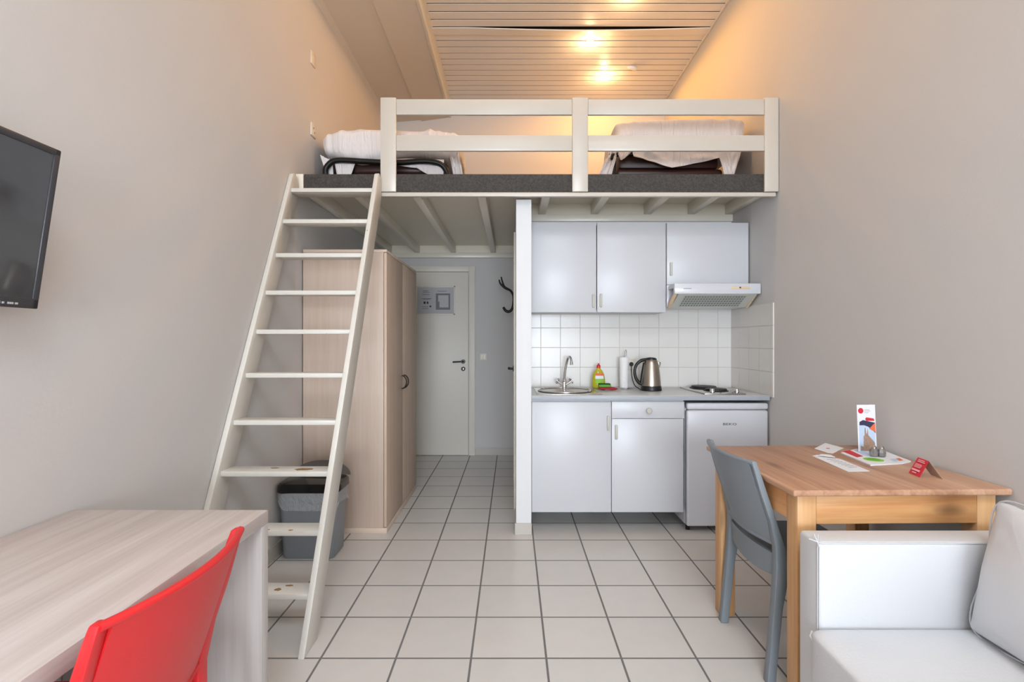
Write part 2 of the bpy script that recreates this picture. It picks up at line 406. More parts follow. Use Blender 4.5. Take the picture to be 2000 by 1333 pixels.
rl = tag(thing('added_roof_light', ((SX0+SX1)/2, (SY0+SY1)/2, ZC)), kind='structure')  # unseen roof light, added to brighten floor and table tops from above
P().box(SX0, SX0+.04, SY0, SY1, ZC-.01, ZC+.62).box(SX1-.04, SX1, SY0, SY1, ZC-.01, ZC+.62).box(SX0, SX1, SY0, SY0+.04, ZC-.01, ZC+.62).box(SX0, SX1, SY1-.04, SY1, ZC-.01, ZC+.62).done('window_frame', 'winframe', rl)  # deep well shaped to keep this light off the loft back wall
P().box(SX0+.04, SX1-.04, SY0+.04, SY1-.04, ZC+.53, ZC+.535).done('window_pane', 'pane', rl)
# boxed soffit along the left wall: flat pieces with a shallow step, fascia edge at the boards
struct(P().prism([(XL, 3.685), (-1.0, 3.715), (-1.0, 3.73), (-.999, ZC+.03), (XL, ZC+.03)], 1, YR, YB).done('trim_2', 'soffit'))
struct(P().prism([(-1.0, 3.70), (-.70, 3.745), (-.70, ZC+.03), (-1.0, ZC+.03)], 1, YR, YB).done('trim_3', 'soffit'))
struct(P().prism([(-.70, 3.738), (-.674, 3.738), (-.674, ZC+.02), (-.70, ZC+.02)], 1, YR, YB, bev=.003).done('trim_4', 'cream'))
struct(P().prism([(XL, 3.66), (XL+.035, 3.688), (XL, 3.7)], 1, YR, YB).done('trim_5', 'soffit'))
# slim trim where the boards meet the right wall
struct(P().box(XR-.018, XR, YR, YB, ZC-.012, ZC+.004, bev=.003).done('trim_6', 'ceil'))
# partition wall between hall and kitchen, kitchen back wall
PX0, PX1, PY = .027, .127, 3.306
struct(P().box(PX0, PX1, PY, YB, 0, 2.19, bev=.002).done('wall_partition', 'wallw'))
struct(P().box(PX1, XR, YK, YK+.1, 0, 2.236).done('wall_kitchen', 'wallw'))
# tiled splashbacks
struct(P().box(PX1, XR, YK-.008, YK, .88, 1.516).done('trim_7', 'btile'))
struct(P().box(XR-.008, XR, 3.267, YK-.008, .9, 1.513).done('trim_8', 'stile'))
# skirting tiles
sk = lambda n, *a: struct(P().box(*a, bev=.0015, seg=1).done(n, 'skirt'))
sk('baseboard_left', XL, XL+.009, YR, YB, 0, .084)
sk('baseboard_right', XR-.009, XR, YR, YK, 0, .084)
sk('baseboard_back', -.405, PX0, YB-.009, YB, 0, .078)
struct(P().box(PX0-.008, PX1+.002, PY-.009, PY, 0, .075, bev=.0015, seg=1).box(PX0-.009, PX0, PY, 3.6, 0, .075).done('baseboard_partition', 'skirt'))

# ------------------------------------------------------------------ entrance door
d = tag(thing('door_1', (-.9, YB, 0)), kind='structure')
DX1, DX0 = -.482, -1.32
box('door_panel', 'door', d, DX0, DX1, YB-.02, YB-.001, .005, 2.025, bev=.002)
P().box(DX1+.004, -.408, YB-.028, YB, 0, 2.093, bev=.004).box(DX0-.06, DX1+.004, YB-.028, YB, 2.029, 2.093, bev=.004).done('door_casing', 'door', d)
h = P().cyl((-.578+.04, YB-.02, 1.038), (-.578+.04, YB-.034, 1.038), .024).tube([(-.538, YB-.03, 1.038), (-.538, YB-.06, 1.038), (-.56, YB-.066, 1.038), (-.65, YB-.064, 1.034)], .0085, smooth=4)
h.done('door_handle', 'black', d)
P().cyl((-.538, YB-.02, .958), (-.538, YB-.03, .958), .024).done('lock_rosette', 'blackm', d)
P().box(-.544, -.532, YB-.034, YB-.029, .946, .968, bev=.002).done('lock_cylinder', 'chrome', d)
# bathroom door in the partition
d2 = tag(thing('door_2', (PX0, 4.3, 0)), kind='structure')
P().box(PX0-.014, PX0, 3.78, 3.84, 0, 2.08, bev=.003).box(PX0-.014, PX0, 4.62, 4.68, 0, 2.08, bev=.003).box(PX0-.014, PX0, 3.84, 4.62, 2.02, 2.08, bev=.003).done('door_casing', 'cream', d2)
box('door_panel', 'door', d2, PX0-.006, PX0, 3.845, 4.615, .01, 2.015)
P().cyl((PX0-.006, 3.93, 1.05), (PX0-.02, 3.93, 1.05), .022).tube([(PX0-.01, 3.93, 1.05), (PX0-.045, 3.93, 1.05), (PX0-.052, 3.95, 1.05), (PX0-.052, 4.05, 1.05)], .009, smooth=4).done('door_handle', 'black', d2)

# framed notice on the entrance door
nt_ = thing('door_notice', (-.83, YB-.021, 1.56), 'framed plan and instruction sheet in thin silver frame on cream entrance door', 'notice')
nx0, nx1, nz0, nz1 = -1.06, -.628, 1.553, 1.872
P().box(nx0, nx1, YB-.03, YB-.021, nz0, nz0+.014, bev=.002).box(nx0, nx1, YB-.03, YB-.021, nz1-.014, nz1, bev=.002).box(nx0, nx0+.014, YB-.03, YB-.021, nz0, nz1, bev=.002).box(nx1-.014, nx1, YB-.03, YB-.021, nz0, nz1, bev=.002).done('frame', 'switch', nt_)
box('sheet', 'paperg', nt_, nx0+.014, nx1-.014, YB-.026, YB-.022, nz0+.014, nz1-.014, bev=0)
q = P(); yy = (YB-.0275, YB-.0261)
for a in ((-.84, -.815, 1.61, 1.79), (-.70, -.682, 1.61, 1.79), (-.815, -.70, 1.77, 1.79), (-.815, -.70, 1.61, 1.635), (-.815, -.80, 1.635, 1.70)): q.box(a[0], a[1], *yy, a[2], a[3])
q.box(-.82, -.72, *yy, 1.812, 1.818); 
for zz, a, b_ in ((1.815, -.985, -.925), (1.80, -.985, -.91), (1.775, -.99, -.91), (1.73, -1.0, -.885), (1.722, -.98, -.9), (1.64, -.99, -.92), (1.62, -.99, -.92)): q.box(a, b_, *yy, zz, zz+.006)
q.done('printed_plan', 'ink', nt_)
P().box(-.975, -.952, *yy, 1.675, 1.70).done('printed_icon', 'inkd', nt_); P().box(-.94, -.922, *yy, 1.675, 1.70).done('printed_icon', 'inkd', nt_)
q = P().prism([(-.915, 1.655), (-.885, 1.655), (-.90, 1.632)], 1, *yy); q.done('printed_icon', 'inkd', nt_)

# light switch at back wall, plates on left wall
sw = thing('light_switch', (-.323, YB, 1.089), 'ivory double light switch on the hall wall right of the entrance door', 'light switch')
P().box(-.363, -.283, YB-.009, YB, 1.049, 1.129, bev=.003).done('plate', 'switch', sw)
P().box(-.353, -.325, YB-.013, YB-.008, 1.062, 1.116, bev=.002).done('rocker', 'cream', sw); P().box(-.321, -.293, YB-.013, YB-.008, 1.062, 1.116, bev=.002).done('rocker', 'cream', sw)
Ys = 3.50
P().box(XL, XL+.008, Ys-.04, Ys+.04, 3.17, 3.26, bev=.003).solo('blank_plate', 'switch', (XL, Ys, 3.21), 'square blank ivory cover plate high on the left wall above the socket', 'cover plate')
so = thing('wall_socket', (XL, Ys, 2.72), 'ivory wall socket on the left wall beside the folded bed', 'socket')
P().box(XL, XL+.01, Ys-.042, Ys+.042, 2.678, 2.766, bev=.003).done('plate', 'switch', so)
P().cyl((XL+.0095, Ys, 2.722), (XL+.0115, Ys, 2.722), .026, 24).done('socket_face', 'switch', so)
P().cyl((XL+.011, Ys-.009, 2.735), (XL+.0125, Ys-.009, 2.735), .006, 10).cyl((XL+.011, Ys+.009, 2.709), (XL+.0125, Ys+.009, 2.709), .006, 10).done('pin_hole', 'black', so)

# coat hook on the partition, hall side
ch = thing('coat_hook', (PX0, 5.0, 1.7), 'black curved metal coat hook with three prongs on the hall side of the partition', 'coat hook')
Yh = 5.0
box('backplate', 'blackm', ch, PX0-.012, PX0, Yh-.02, Yh+.02, 1.60, 1.78, bev=.003)
for dy, dx, dz in ((-.03, .0, 0.), (.0, .018, .035), (.035, -.004, .012)):
    P().tube([(PX0-.012, Yh, 1.66), (PX0-.016, Yh+dy*.3, 1.72), (PX0-.045, Yh+dy*.7, 1.765), (PX0-.10, Yh+dy, 1.79+dz*.3), (PX0-.14+dx, Yh+dy*1.2, 1.83+dz*.6), (PX0-.152+dx, Yh+dy*1.3, 1.865+dz)], [.011, .011, .0105, .01, .008, .006], smooth=5).done('prong', 'blackm', ch)
P().tube([(PX0-.012, Yh, 1.67), (PX0-.018, Yh, 1.61), (PX0-.035, Yh, 1.57), (PX0-.065, Yh, 1.555), (PX0-.095, Yh, 1.57), (PX0-.112, Yh, 1.60)], [.011, .012, .0135, .0145, .014, .012], smooth=5).done('lower_hook', 'blackm', ch)

# ------------------------------------------------------------------ loft
lo = thing('loft_platform', (.15, LF, 2.187), 'cream timber loft platform with charcoal carpet and joists above kitchen and hall', 'loft')
box('edge_board', 'rail', lo, XL+.002, XR-.012, LF, LF+.03, 2.187, 2.213, bev=.004)
P().box(XL+.002, XR-.002, LF+.03, YB-.002, 2.318, 2.328).done('deck', 'creamd', lo, label='cream boarded underside')
P().box(XL+.052, XR-.003, LF+.004, LF+.03, 2.213, 2.331, bev=.006).box(XL+.003, XR-.003, LF+.026, YB-.003, 2.3275, LT, bev=0).done('carpet', 'carpet', lo)
box('end_block', 'cream', lo, XL+.002, XL+.05, LF+.002, LF+.03, 2.213, 2.331)
for x in (XL+.03, -1.042, -.645, -.205, .23, .632, 1.04, 1.376, XR-.03):
    y1 = YB-.004 if x < .1 else YK+.0
    y0_ = LF+.03
    P().box(x-.027, x+.027, y0_, y1, 2.2365, 2.318, bev=.003).done('joist', 'cream', lo)
for x0, x1, y in ((XL+.002, PX0, YB-.045), (PX1+.001, XR-.002, YK-.03)):
    P().box(x0, x1, y-.0, (YB-.002 if y > 5 else YK+.0), 2.183, 2.2365, bev=.003).done('ledger', 'cream', lo)
# noggings between the joist ends
P().box(XL+.002, PX0, YB-.03, YB-.005, 2.2365, 2.318).done('blocking', 'creamd', lo); P().box(PX1, XR-.002, YK-.012, YK-.002, 2.2365, 2.318).done('blocking', 'creamd', lo)

ra = thing('loft_railing', (.42, LF, 2.2), 'cream painted guard rail with three posts along the loft edge', 'railing')
RY0, RY1 = LF-.006, LF+.026
for x0, x1 in ((-.834, -.735), (.382, .482), (1.602, 1.690)):
    box('post', 'rail', ra, x0, x1, LF-.016, LF+.003, 2.2135, 2.81, bev=.004)
for x0, x1 in ((-.735, .382), (.482, 1.602)):
    box('top_rail', 'rail', ra, x0, x1, LF-.010, LF+.012, 2.703, 2.802, bev=.004)
    box('middle_rail', 'rail', ra, x0, x1, LF-.010, LF+.012, 2.473, 2.573, bev=.004)

# ------------------------------------------------------------------ ladder
la = thing('loft_ladder', (-1.1, 2.0, 0), 'tall white painted wooden ladder with chipped treads leaning on the loft edge', 'ladder')
slope = .487
def stile(x0, x1):
    yt = LF-.02; zt = 2.31
    f = lambda z: 2.006+slope*z
    poly = [(2.006, 0), (2.144, 0), (yt, (yt-2.144)/slope), (yt, zt-.06), (yt-.02, zt-.018), (f(zt)+.02, zt), (f(zt-.012), zt-.012)]
    P().prism(poly, 0, x0, x1, bev=.003).done('stile', 'ladder', la)
stile(-.851, -.825); stile(-1.378, -1.352)
ty = [(2.12, .203), (2.245, .422), (2.346, .659), (2.455, .88), (2.567, 1.102), (2.674, 1.326), (2.776, 1.543), (2.895, 1.769), (2.985, 1.985), (3.094, 2.202)]
for i, (y, z) in enumerate(ty):
    t = P().box(-1.3525, -.8505, y, y+.102, z-.024, z, bev=.003).done('tread', 'tread' if i < 3 else 'ladder', la)
def chip(pts, parent_y, z, seed):
    random.seed(seed); b = P()
    for cx, cy, rx, ry in pts:
        n = 14; poly = [(cx+rx*(.7+.5*random.random())*math.cos(2*math.pi*k/n), cy+ry*(.7+.5*random.random())*math.sin(2*math.pi*k/n)) for k in range(n)]
        b.prism(poly, 2, z-.0005, z+.0006)
    return b
for (i, pts, sd) in ((0, [(-1.0, 2.16, .014, .014), (-.965, 2.195, .018, .008)], 2), (2, [(-.985, 2.385, .045, .022), (-1.13, 2.41, .022, .008)], 5), (1, [(-.985, 2.253, .012, .006), (-1.09, 2.258, .01, .005)], 9)):
    for j, pp in enumerate(pts): chip([pp], 0, ty[i][1], sd+j).done('worn_patch', 'chip', la, label='bare brown wood where the paint has worn off')

# ------------------------------------------------------------------ wardrobe
wd = thing('wardrobe', (-1.1, 3.84, 0), 'tall pale birch wardrobe with two doors standing behind the ladder', 'wardrobe')
wx0, wx1, wy0, wy1, wz = -1.373, -.824, 3.324, 4.354, 1.867
P().box(wx0, wx1-.02, wy0, wy0+.018, .0355, wz-.018, bev=.001).box(wx0, wx1-.02, wy1-.018, wy1, .035, wz-.018, bev=.001).box(wx0, wx0+.01, wy0+.0185, wy1-.0185, .04, wz-.02).box(wx0+.011, wx1-.021, wy0+.0185, wy1-.0185, .036, .055).done('carcass', 'birch', wd)
P().box(wx0, wx1, wy0-.003, wy1, wz-.018, wz, bev=.002).done('top_panel', 'birchx', wd)
P().box(wx0, wx1+.003, wy0-.004, wy1, 0, .035, bev=.002).done('plinth', 'birchx', wd)
ym = 3.82
for a, b_ in ((wy0+.001, ym-.002), (ym+.002, wy1-.001)):
    dr = P().box(wx1-.018, wx1, a, b_, .04, wz-.021, bev=.002).done('door', 'birch_d', wd)
    sgn = -1 if b_ < ym+.01 else 1
    yc = ym+sgn*.035; zc = .957
    P().tube([(wx1-.001, yc, zc-.048), (wx1+.014, yc, zc-.045), (wx1+.03, yc, zc-.025), (wx1+.035, yc, zc), (wx1+.03, yc, zc+.025), (wx1+.014, yc, zc+.045), (wx1-.001, yc, zc+.048)], .0045, smooth=4).done('handle', 'blackm', dr)

# ------------------------------------------------------------------ waste bin
bn = thing('waste_bin', (-1.19, 3.0, 0), 'grey plastic waste bin with black rim and clear bag behind the ladder foot', 'waste bin')
bc = (-1.185, 3.03)
def rrect(hx, hy, r, n=6):
    pts = []
    for cx, cy, a0 in ((hx-r, hy-r, 0), (-hx+r, hy-r, 90), (-hx+r, -hy+r, 180), (hx-r, -hy+r, 270)):
        for k in range(n+1):
            a = math.radians(a0+90*k/n); pts.append((cx+r*math.cos(a), cy+r*math.sin(a)))
    return pts
def loft(secs, cx, cy, closed_top=True, M4=None):
    """secs: list of (hx, hy, r, z)"""
    p = P(); b = bmesh.new(); rings = []
    for hx, hy, r, z in secs: rings.append([b.verts.new((cx+x, cy+y, z)) for x, y in rrect(hx, hy, r)])
    n = len(rings[0])
    for A, B in zip(rings, rings[1:]):
        for k in range(n): b.faces.new((A[k], A[(k+1) % n], B[(k+1) % n], B[k]))
    b.faces.new(rings[0][::-1])
    if closed_top: b.faces.new(rings[-1])
    bmesh.ops.recalc_face_normals(b, faces=b.faces)
    if M4: bmesh.ops.transform(b, matrix=M4, verts=b.verts)
    p.merge(b); return p
loft([(.145, .095, .03, .0), (.152, .1, .035, .01), (.172, .115, .045, .40), (.165, .108, .04, .40), (.145, .09, .03, .04)], *bc, closed_top=True).done('body', 'bin', bn)
loft([(.178, .121, .05, .385), (.184, .126, .05, .39), (.182, .124, .05, .425), (.172, .114, .05, .437), (.12, .07, .04, .447), (.04, .03, .02, .45)], *bc).done('rim', 'blackg', bn, label='black rim of the bin')
# raised lid leaning back
def lidf(u, v):
    a = math.pi*u; r = .0+v
    x = bc[0]+.178*math.cos(a)*r; z = .43+.088*math.sin(a)*r
    return (x, bc[1]+.128+.02*(1-r*r)+.25*(z-.43), z)
P().sheet(lidf, 30, 6, .008).done('lid', 'lidgrey', bn, label='taupe lid standing open')
def bagf(u, v):
    a = 2*math.pi*u; hx, hy = .184, .126
    ca, sa = math.cos(a), math.sin(a); e = .35
    x = hx*math.copysign(abs(ca)**e, ca); y = hy*math.copysign(abs(sa)**e, sa)
    drop = .075+.07*noise.noise(Vector((math.cos(a)*1.3, math.sin(a)*1.3, 2.)))+.06*max(0, math.cos(a+1.05))**2
    w = .005*noise.noise(Vector((a*4, v*3, 0)))+.003
    s_ = 1+(-.012+.02*v*.3+w*1.5)
    return (bc[0]+x*s_, bc[1]+y*s_, .40-drop*v)
P().sheet(bagf, 90, 8, 0).done('bag', 'bag', bn, label='clear plastic bag folded over the rim')

# ------------------------------------------------------------------ kitchen
FY = 3.33    # cabinet front plane
wk = P().box(PX1+.001, XR-.009, 3.306, YK-.009, .876, .908, bev=.004)
wkt = wk.solo('kitchen_worktop', 'worktop', (.9, 3.6, .876), 'continuous grey laminate worktop, top lightened for reflected light, with slate grey front edge', 'worktop')
OFF[wkt.name] = Vector((.9, 3.6, .876))
box('front_edge', 'worktope', wkt, PX1+.001, XR-.009, 3.3035, 3.3062, .877, .906, bev=.001)

def grip(parent, x, z0, z1, y):
    P().box(x-.0085, x+.0085, y-.016, y, z0, z1, bev=.004).done('handle', 'hgrip', parent, label='grey cream plastic handle')
def cabinet(name, x0, x1, y0, y1, z0, z1, label, cat):
    t = thing(name, ((x0+x1)/2, (y0+y1)/2, z0), label, cat)
    p = P()
    p.box(x0, x0+.016, y0+.018, y1, z0, z1).box(x1-.016, x1, y0+.018, y1, z0, z1).box(x0+.016, x1-.016, y0+.018, y1, z0, z0+.016).box(x0+.016, x1-.016, y0+.018, y1, z1-.016, z1).box(x0+.016, x1-.016, y1-.006, y1, z0+.016, z1-.016)
    p.done('body', 'cabw', t); return t
def cdoor(t, x0, x1, z0, z1, y, hx=None, hz=None, name='door'):
    dd = P().box(x0, x1, y, y+.0175, z0, z1, bev=.0015).done(name, 'white', t)
    if hx: grip(dd, hx, hz-.0475 if True else 0, hz+.0475, y)
    return dd
t = cabinet('base_cabinet', PX1+.003, .653, FY, 3.88, .136, .875, 'white base cabinet with one wide door under the sink', 'cabinet')
cdoor(t, PX1+.004, .652, .137, .864, FY, .633, .725)
for x in (.17, .61): P().cyl((x, 3.84, 0), (x, 3.84, .137), .018).done('leg', 'black', t)
t = cabinet('base_cabinet', .656, 1.134, FY, 3.88, .136, .875, 'white base cabinet with a drawer above its door beside the fridge', 'cabinet')
cdoor(t, .657, 1.128, .137, .752, FY, .685, .665)
dw = P().box(.657, 1.134, FY-.001, FY+.0165, .755, .866, bev=.0015).done('drawer', 'white', t)
P().lathe([(.0, -.0), (.009, .0), (.009, .01), (.018, .016), (.0195, .022), (.016, .027), (0, .029)], n=24, M4=Matrix.Translation((.898, FY-.001, .808)) @ Matrix.Rotation(math.pi/2, 4, 'X')).done('knob', 'hgrip', dw)
for x in (.70, 1.10): P().cyl((x, 3.84, 0), (x, 3.84, .137), .018).done('leg', 'black', t)

# fridge
fr = thing('fridge', (1.416, 3.6, 0), 'white undercounter fridge standing at the right end of the kitchen', 'fridge')
fx0, fx1 = 1.150, 1.684
P().box(fx0, fx1, 3.375, 3.87, .045, .84, bev=.006).done('body', 'applw', fr)
P().box(fx0, fx1, 3.322, 3.370, .045, .808, bev=.012, seg=3).done('door', 'applw', fr)
P().box(fx0, fx1, 3.318, 3.372, .813, .857, bev=.014, seg=3).done('top_strip', 'applw', fr)
P().box(fx0+.01, fx1-.01, 3.335, 3.376, .06, .81).done('gasket', 'hgrip', fr)
text('BEKO', 'logo', 'inkd', fr, (1.43, 3.3213, .718), FACE_CAM, .021, width=.088)
for x in (fx0+.03, fx1-.03):
    P().cyl((x, 3.40, 0), (x, 3.40, .048), .014).done('foot', 'black', fr)
for x in (fx0+.03, fx1-.03): P().cyl((x, 3.83, 0), (x, 3.83, .048), .014).done('foot', 'black', fr)

# wall cabinets: double unit and the short unit over the hood
UY, UZ1 = 3.6, 2.107
t = cabinet('wall_cabinet', PX1+.003, 1.095, UY, YK-.0, 1.469, UZ1, 'white two door wall cabinet above the sink', 'cabinet')
cdoor(t, PX1+.004, .6, 1.470, UZ1, UY, .579, 1.55); cdoor(t, .606, 1.094, 1.470, UZ1+.004, UY, .632, 1.553)
t = cabinet('wall_cabinet', 1.101, 1.683, UY, YK-.0, 1.665, UZ1, 'short white wall cabinet above the extractor hood', 'cabinet')
cdoor(t, 1.102, 1.683, 1.666, UZ1, UY, 1.131, 1.777)

# extractor hood
hd = thing('extractor_hood', (1.39, 3.6, 1.51), 'white extractor hood with pull out visor under the short wall cabinet', 'extractor hood')
hx0, hx1 = 1.102, 1.685
P().box(hx0, hx1, 3.6, YK-.009, 1.507, 1.664, bev=.004).done('body', 'applw', hd)
P().box(hx0+.0, hx1+.0035, 3.43, 3.46, 1.585, 1.657, bev=.006).box(hx0+.01, hx1-.01, 3.455, 3.602, 1.63, 1.655, bev=.003).done('visor', 'applw', hd)
def gr(u, v):   # the sloping louvred face
    return (hx0+.03+(hx1-hx0-.05)*u, 3.445+(3.605-3.445)*v, 1.588-(1.588-1.512)*v)
P().sheet(gr, 2, 2, .006).done('filter_panel', 'grill', hd)
q = P()
for i in range(22):
    for j in range(5):
        u0 = .10+i*.036; v0 = .1+j*.17
        if u0+.02 > .93: continue
        a = gr(u0, v0); b_ = gr(u0+.021, v0); c = gr(u0+.021, v0+.1); d_ = gr(u0, v0+.1)
        q.sheet(lambda u, v, a=a, b_=b_, c=c, d_=d_: tuple(Vector(a).lerp(Vector(b_), u).lerp(Vector(d_).lerp(Vector(c), u), v)+Vector((0, -.0042, -.0092))), 1, 1, .0006)
q.done('grille_slots', 'grilld', hd)
for x, w in ((hx0+.004, .022), (hx1-.022, .012)):
    P().prism([(3.447, 1.587), (3.475, 1.587), (3.62, 1.512), (3.60, 1.497), (3.585, 1.503)], 0, x, x+w, bev=.002).done('side_arm', 'yellowed', hd, label='yellowed plastic side arm')
P().box(1.485, 1.615, 3.4275, 3.431, 1.618, 1.636, bev=.002).done('control_panel', 'yellowed', hd)
P().box(1.54, 1.552, 3.4255, 3.428, 1.623, 1.632, bev=.001).done('slider', 'inkd', hd)
q = P()
for k in range(6): q.box(1.165+k*.009, 1.171+k*.009, 3.4292, 3.4302, 1.618, 1.623)
q.done('lettering', 'ink', hd)

# sink
sk_ = thing('sink', (.375, 3.56, .908), 'round stainless steel sink set into the left end of the worktop', 'sink')
P().box(.165, .60, 3.345, 3.80, .9085, .9125, bev=.0015).done('drainer_plate', 'steel', sk_)
q = P(); q.lathe([(.185, .0), (.19, .006), (.182, .0075), (.176, .004), (.165, .0045), (.06, .0042), (0, .004)], c=(.37, 3.56, .9115), n=48); q.done('bowl', 'steelb', sk_)
P().tube([(.37+.185*math.cos(a), 3.56+.185*math.sin(a), .9195) for a in [2*math.pi*k/48 for k in range(49)]], .0045, 8, cap=False).done('bowl_rim', 'chrome', sk_)
P().lathe([(.0, 0), (.03, 0), (.03, .002), (.02, .003), (0, .002)], c=(.37, 3.56, .9155), n=24).done('drain', 'chrome', sk_)
# tap
fa = thing('tap', (.385, 3.755, .912), 'chrome mixer tap with tall curved spout and two cross handles', 'tap')
tx, tyy = .388, 3.755
P().lathe([(.026, 0), (.026, .006), (.018, .012), (.016, .05), (.02, .056), (.014, .07), (0, .072)], c=(tx, tyy, .9125), n=24).done('body', 'chrome', fa)
P().tube([(tx, tyy, .96), (tx+.002, tyy-.005, 1.02), (tx+.012, tyy-.02, 1.09), (tx+.022, tyy-.045, 1.138), (tx+.032, tyy-.075, 1.150), (tx+.038, tyy-.10, 1.135), (tx+.04, tyy-.112, 1.11)], [.010, .0095, .009, .009, .009, .009, .010], smooth=6).done('spout', 'chrome', fa)
P().cyl((tx+.04, tyy-.112, 1.112), (tx+.041, tyy-.115, 1.092), .0115).done('aerator', 'chrome', fa)
for s_ in (-1, 1):
    hdl = P().tube([(tx, tyy, .935), (tx+s_*.03, tyy-.006, .955), (tx+s_*.046, tyy-.008, .966)], [.011, .011, .012], smooth=3).done('valve', 'chrome', fa)
    q = P(); cc = Vector((tx+s_*.05, tyy-.009, .969)); ax = Vector((s_*.8, -.1, .55)).normalized(); u_ = ax.cross(Vector((0, 1, 0))).normalized(); v_ = ax.cross(u_)
    for k in range(4):
        dd = (u_*math.cos(k*math.pi/2+.6)+v_*math.sin(k*math.pi/2+.6)); q.tube([cc, cc+dd*.012, cc+dd*.021], [.006, .0065, .008], 10)
    q.tube([cc-ax*.006, cc+ax*.012], .0095, 12); q.done('cross_handle', 'chrome', hdl)

# washing-up bottle, sponge, cloth, kitchen roll
bo = thing('washing_up_bottle', (.645, 3.77, .908), 'yellow washing-up liquid bottle with red cap beside the sink', 'bottle')
P().lathe([(.0, 0), (.030, 0), (.038, .006), (.041, .03), (.040, .07), (.034, .105), (.022, .132), (.013, .142), (.012, .15), (0, .15)], c=(.645, 3.77, .9135), n=32, sx=1.2, sy=.7).done('body', 'liquid', bo)
P().lathe([(.0, 0), (.0145, 0), (.0145, .018), (.010, .024), (.007, .026), (.007, .034), (0, .036)], c=(.645, 3.77, 1.0635), n=20).done('cap', 'redcap', bo)
def lab(u, v, z0, z1, r=.0495):
    a = math.radians(-125+80*u); z = z0+(z1-z0)*v
    k = 1-.06*v
    return (.645+r*k*math.cos(a), 3.77+r*k*.62*math.sin(a), z)
P().sheet(lambda u, v: lab(u, v, .985, 1.008), 10, 2, .0008).done('label_panel', 'paper', bo); P().sheet(lambda u, v: lab(u, v, 1.0085, 1.026, .047), 10, 2, .0008).done('label_panel', 'orange', bo); P().sheet(lambda u, v: lab(u, v, .955, .9845), 10, 2, .0008).done('label_panel', 'green', bo)
sp = thing('sponge', (.675, 3.69, .93), 'green scouring sponge resting on the red cloth', 'sponge')
P().blob((.678, 3.70, .9385), (.044, .03, .0095), .3, .3, .001, 60, 24, 12).done('foam', 'spongeg', sp)
P().blob((.676, 3.70, .951), (.043, .03, .0035), .3, .3, 0, 1, 24, 8).done('scourer', 'scour', sp)
P().blob((.70, 3.66, .921), (.068, .035, .0082), .6, .6, .006, 22, 40, 16).solo('dish_cloth', 'cloth', (.70, 3.66, .913), 'crumpled dark red dish cloth on the worktop edge of the sink', 'cloth')
kr = thing('kitchen_roll_holder', (.845, 3.80, .908), 'wire kitchen roll holder with a thin upright rod on the worktop', 'holder')
P().tube([(.845+.062*math.cos(a), 3.79+.062*math.sin(a), .912) for a in [2*math.pi*k/32 for k in range(33)]], .003, 8, cap=False).tube([(.783, 3.79, .912), (.845, 3.79, .912)], .003, 8).done('base', 'chrome', kr)
P().tube([(.845, 3.79, .912), (.845, 3.79, 1.19), (.852, 3.79, 1.20), (.857, 3.79, 1.19), (.857, 3.79, 1.15)], .003, 8).done('rod', 'chrome', kr)
krl = P().lathe([(.012, 0), (.0315, 0), (.0325, .004), (.0335, .225), (.0325, .228), (.012, .228), (.010, .2275), (.010, 0)], c=(.838, 3.79, .9155), n=32).solo('kitchen_roll', 'roll', (.838, 3.79, .9155), 'slim white kitchen paper roll on the wire holder', 'paper roll')

# kettle
ke = thing('kettle', (.995, 3.65, .908), 'brushed steel kettle with black handle on the worktop', 'kettle')
kc = (1.003, 3.65, .9085)
P().lathe([(0, 0), (.074, 0), (.076, .006), (.074, .016), (.071, .035), (0, .035)], c=kc, n=40).done('base', 'black', ke)
P().lathe([(0, .034), (.070, .034), (.068, .07), (.062, .13), (.054, .185), (.047, .212), (.040, .222), (0, .224)], c=kc, n=48).done('body', 'steelb', ke)
P().lathe([(0, .221), (.040, .221), (.040, .229), (.03, .236), (.012, .239), (0, .239)], c=kc, n=32).done('lid', 'black', ke)
P().prism([(kc[0]+.045, kc[2]+.207), (kc[0]+.068, kc[2]+.205), (kc[0]+.066, kc[2]+.19), (kc[0]+.054, kc[2]+.15)], 1, 3.635, 3.665, bev=.003).done('spout', 'steelb', ke)
P().tube([(kc[0]-.03, 3.65, kc[2]+.222), (kc[0]-.07, 3.65, kc[2]+.215), (kc[0]-.105, 3.65, kc[2]+.185), (kc[0]-.118, 3.65, kc[2]+.14), (kc[0]-.11, 3.65, kc[2]+.09), (kc[0]-.085, 3.65, kc[2]+.055), (kc[0]-.06, 3.65, kc[2]+.045)], [.012, .012, .011, .0105, .011, .012, .012], smooth=5).tube([(kc[0]-.045, 3.65, kc[2]+.2), (kc[0]-.06, 3.65, kc[2]+.12), (kc[0]-.068, 3.65, kc[2]+.05)], .013, smooth=4).done('handle', 'black', ke)
P().tube([(kc[0]-.07, 3.66, kc[2]+.004), (kc[0]-.10, 3.72, kc[2]+.03), (kc[0]-.10, 3.80, kc[2]+.08), (kc[0]-.09, 3.86, kc[2]+.13), (.915, 3.872, 1.085)], .0035, 8, smooth=6).cyl((.915, 3.872, 1.087), (.915, 3.886, 1.087), .016).done('cord', 'black', ke)
ks = thing('wall_socket', (.895, YK-.008, 1.085), 'white double socket on the kitchen tiles behind the kettle', 'socket')
P().box(.855, .945, YK-.018, YK-.0085, 1.045, 1.125, bev=.003).done('plate', 'switch', ks); P().cyl((.88, YK-.0185, 1.085), (.88, YK-.0195, 1.085), .02, 24).done('socket_face', 'cabw', ks)
P().cyl((.873, YK-.0196, 1.085), (.873, YK-.0205, 1.085), .0035, 10).cyl((.887, YK-.0196, 1.085), (.887, YK-.0205, 1.085), .0035, 10).done('pin_hole', 'inkd', ks)

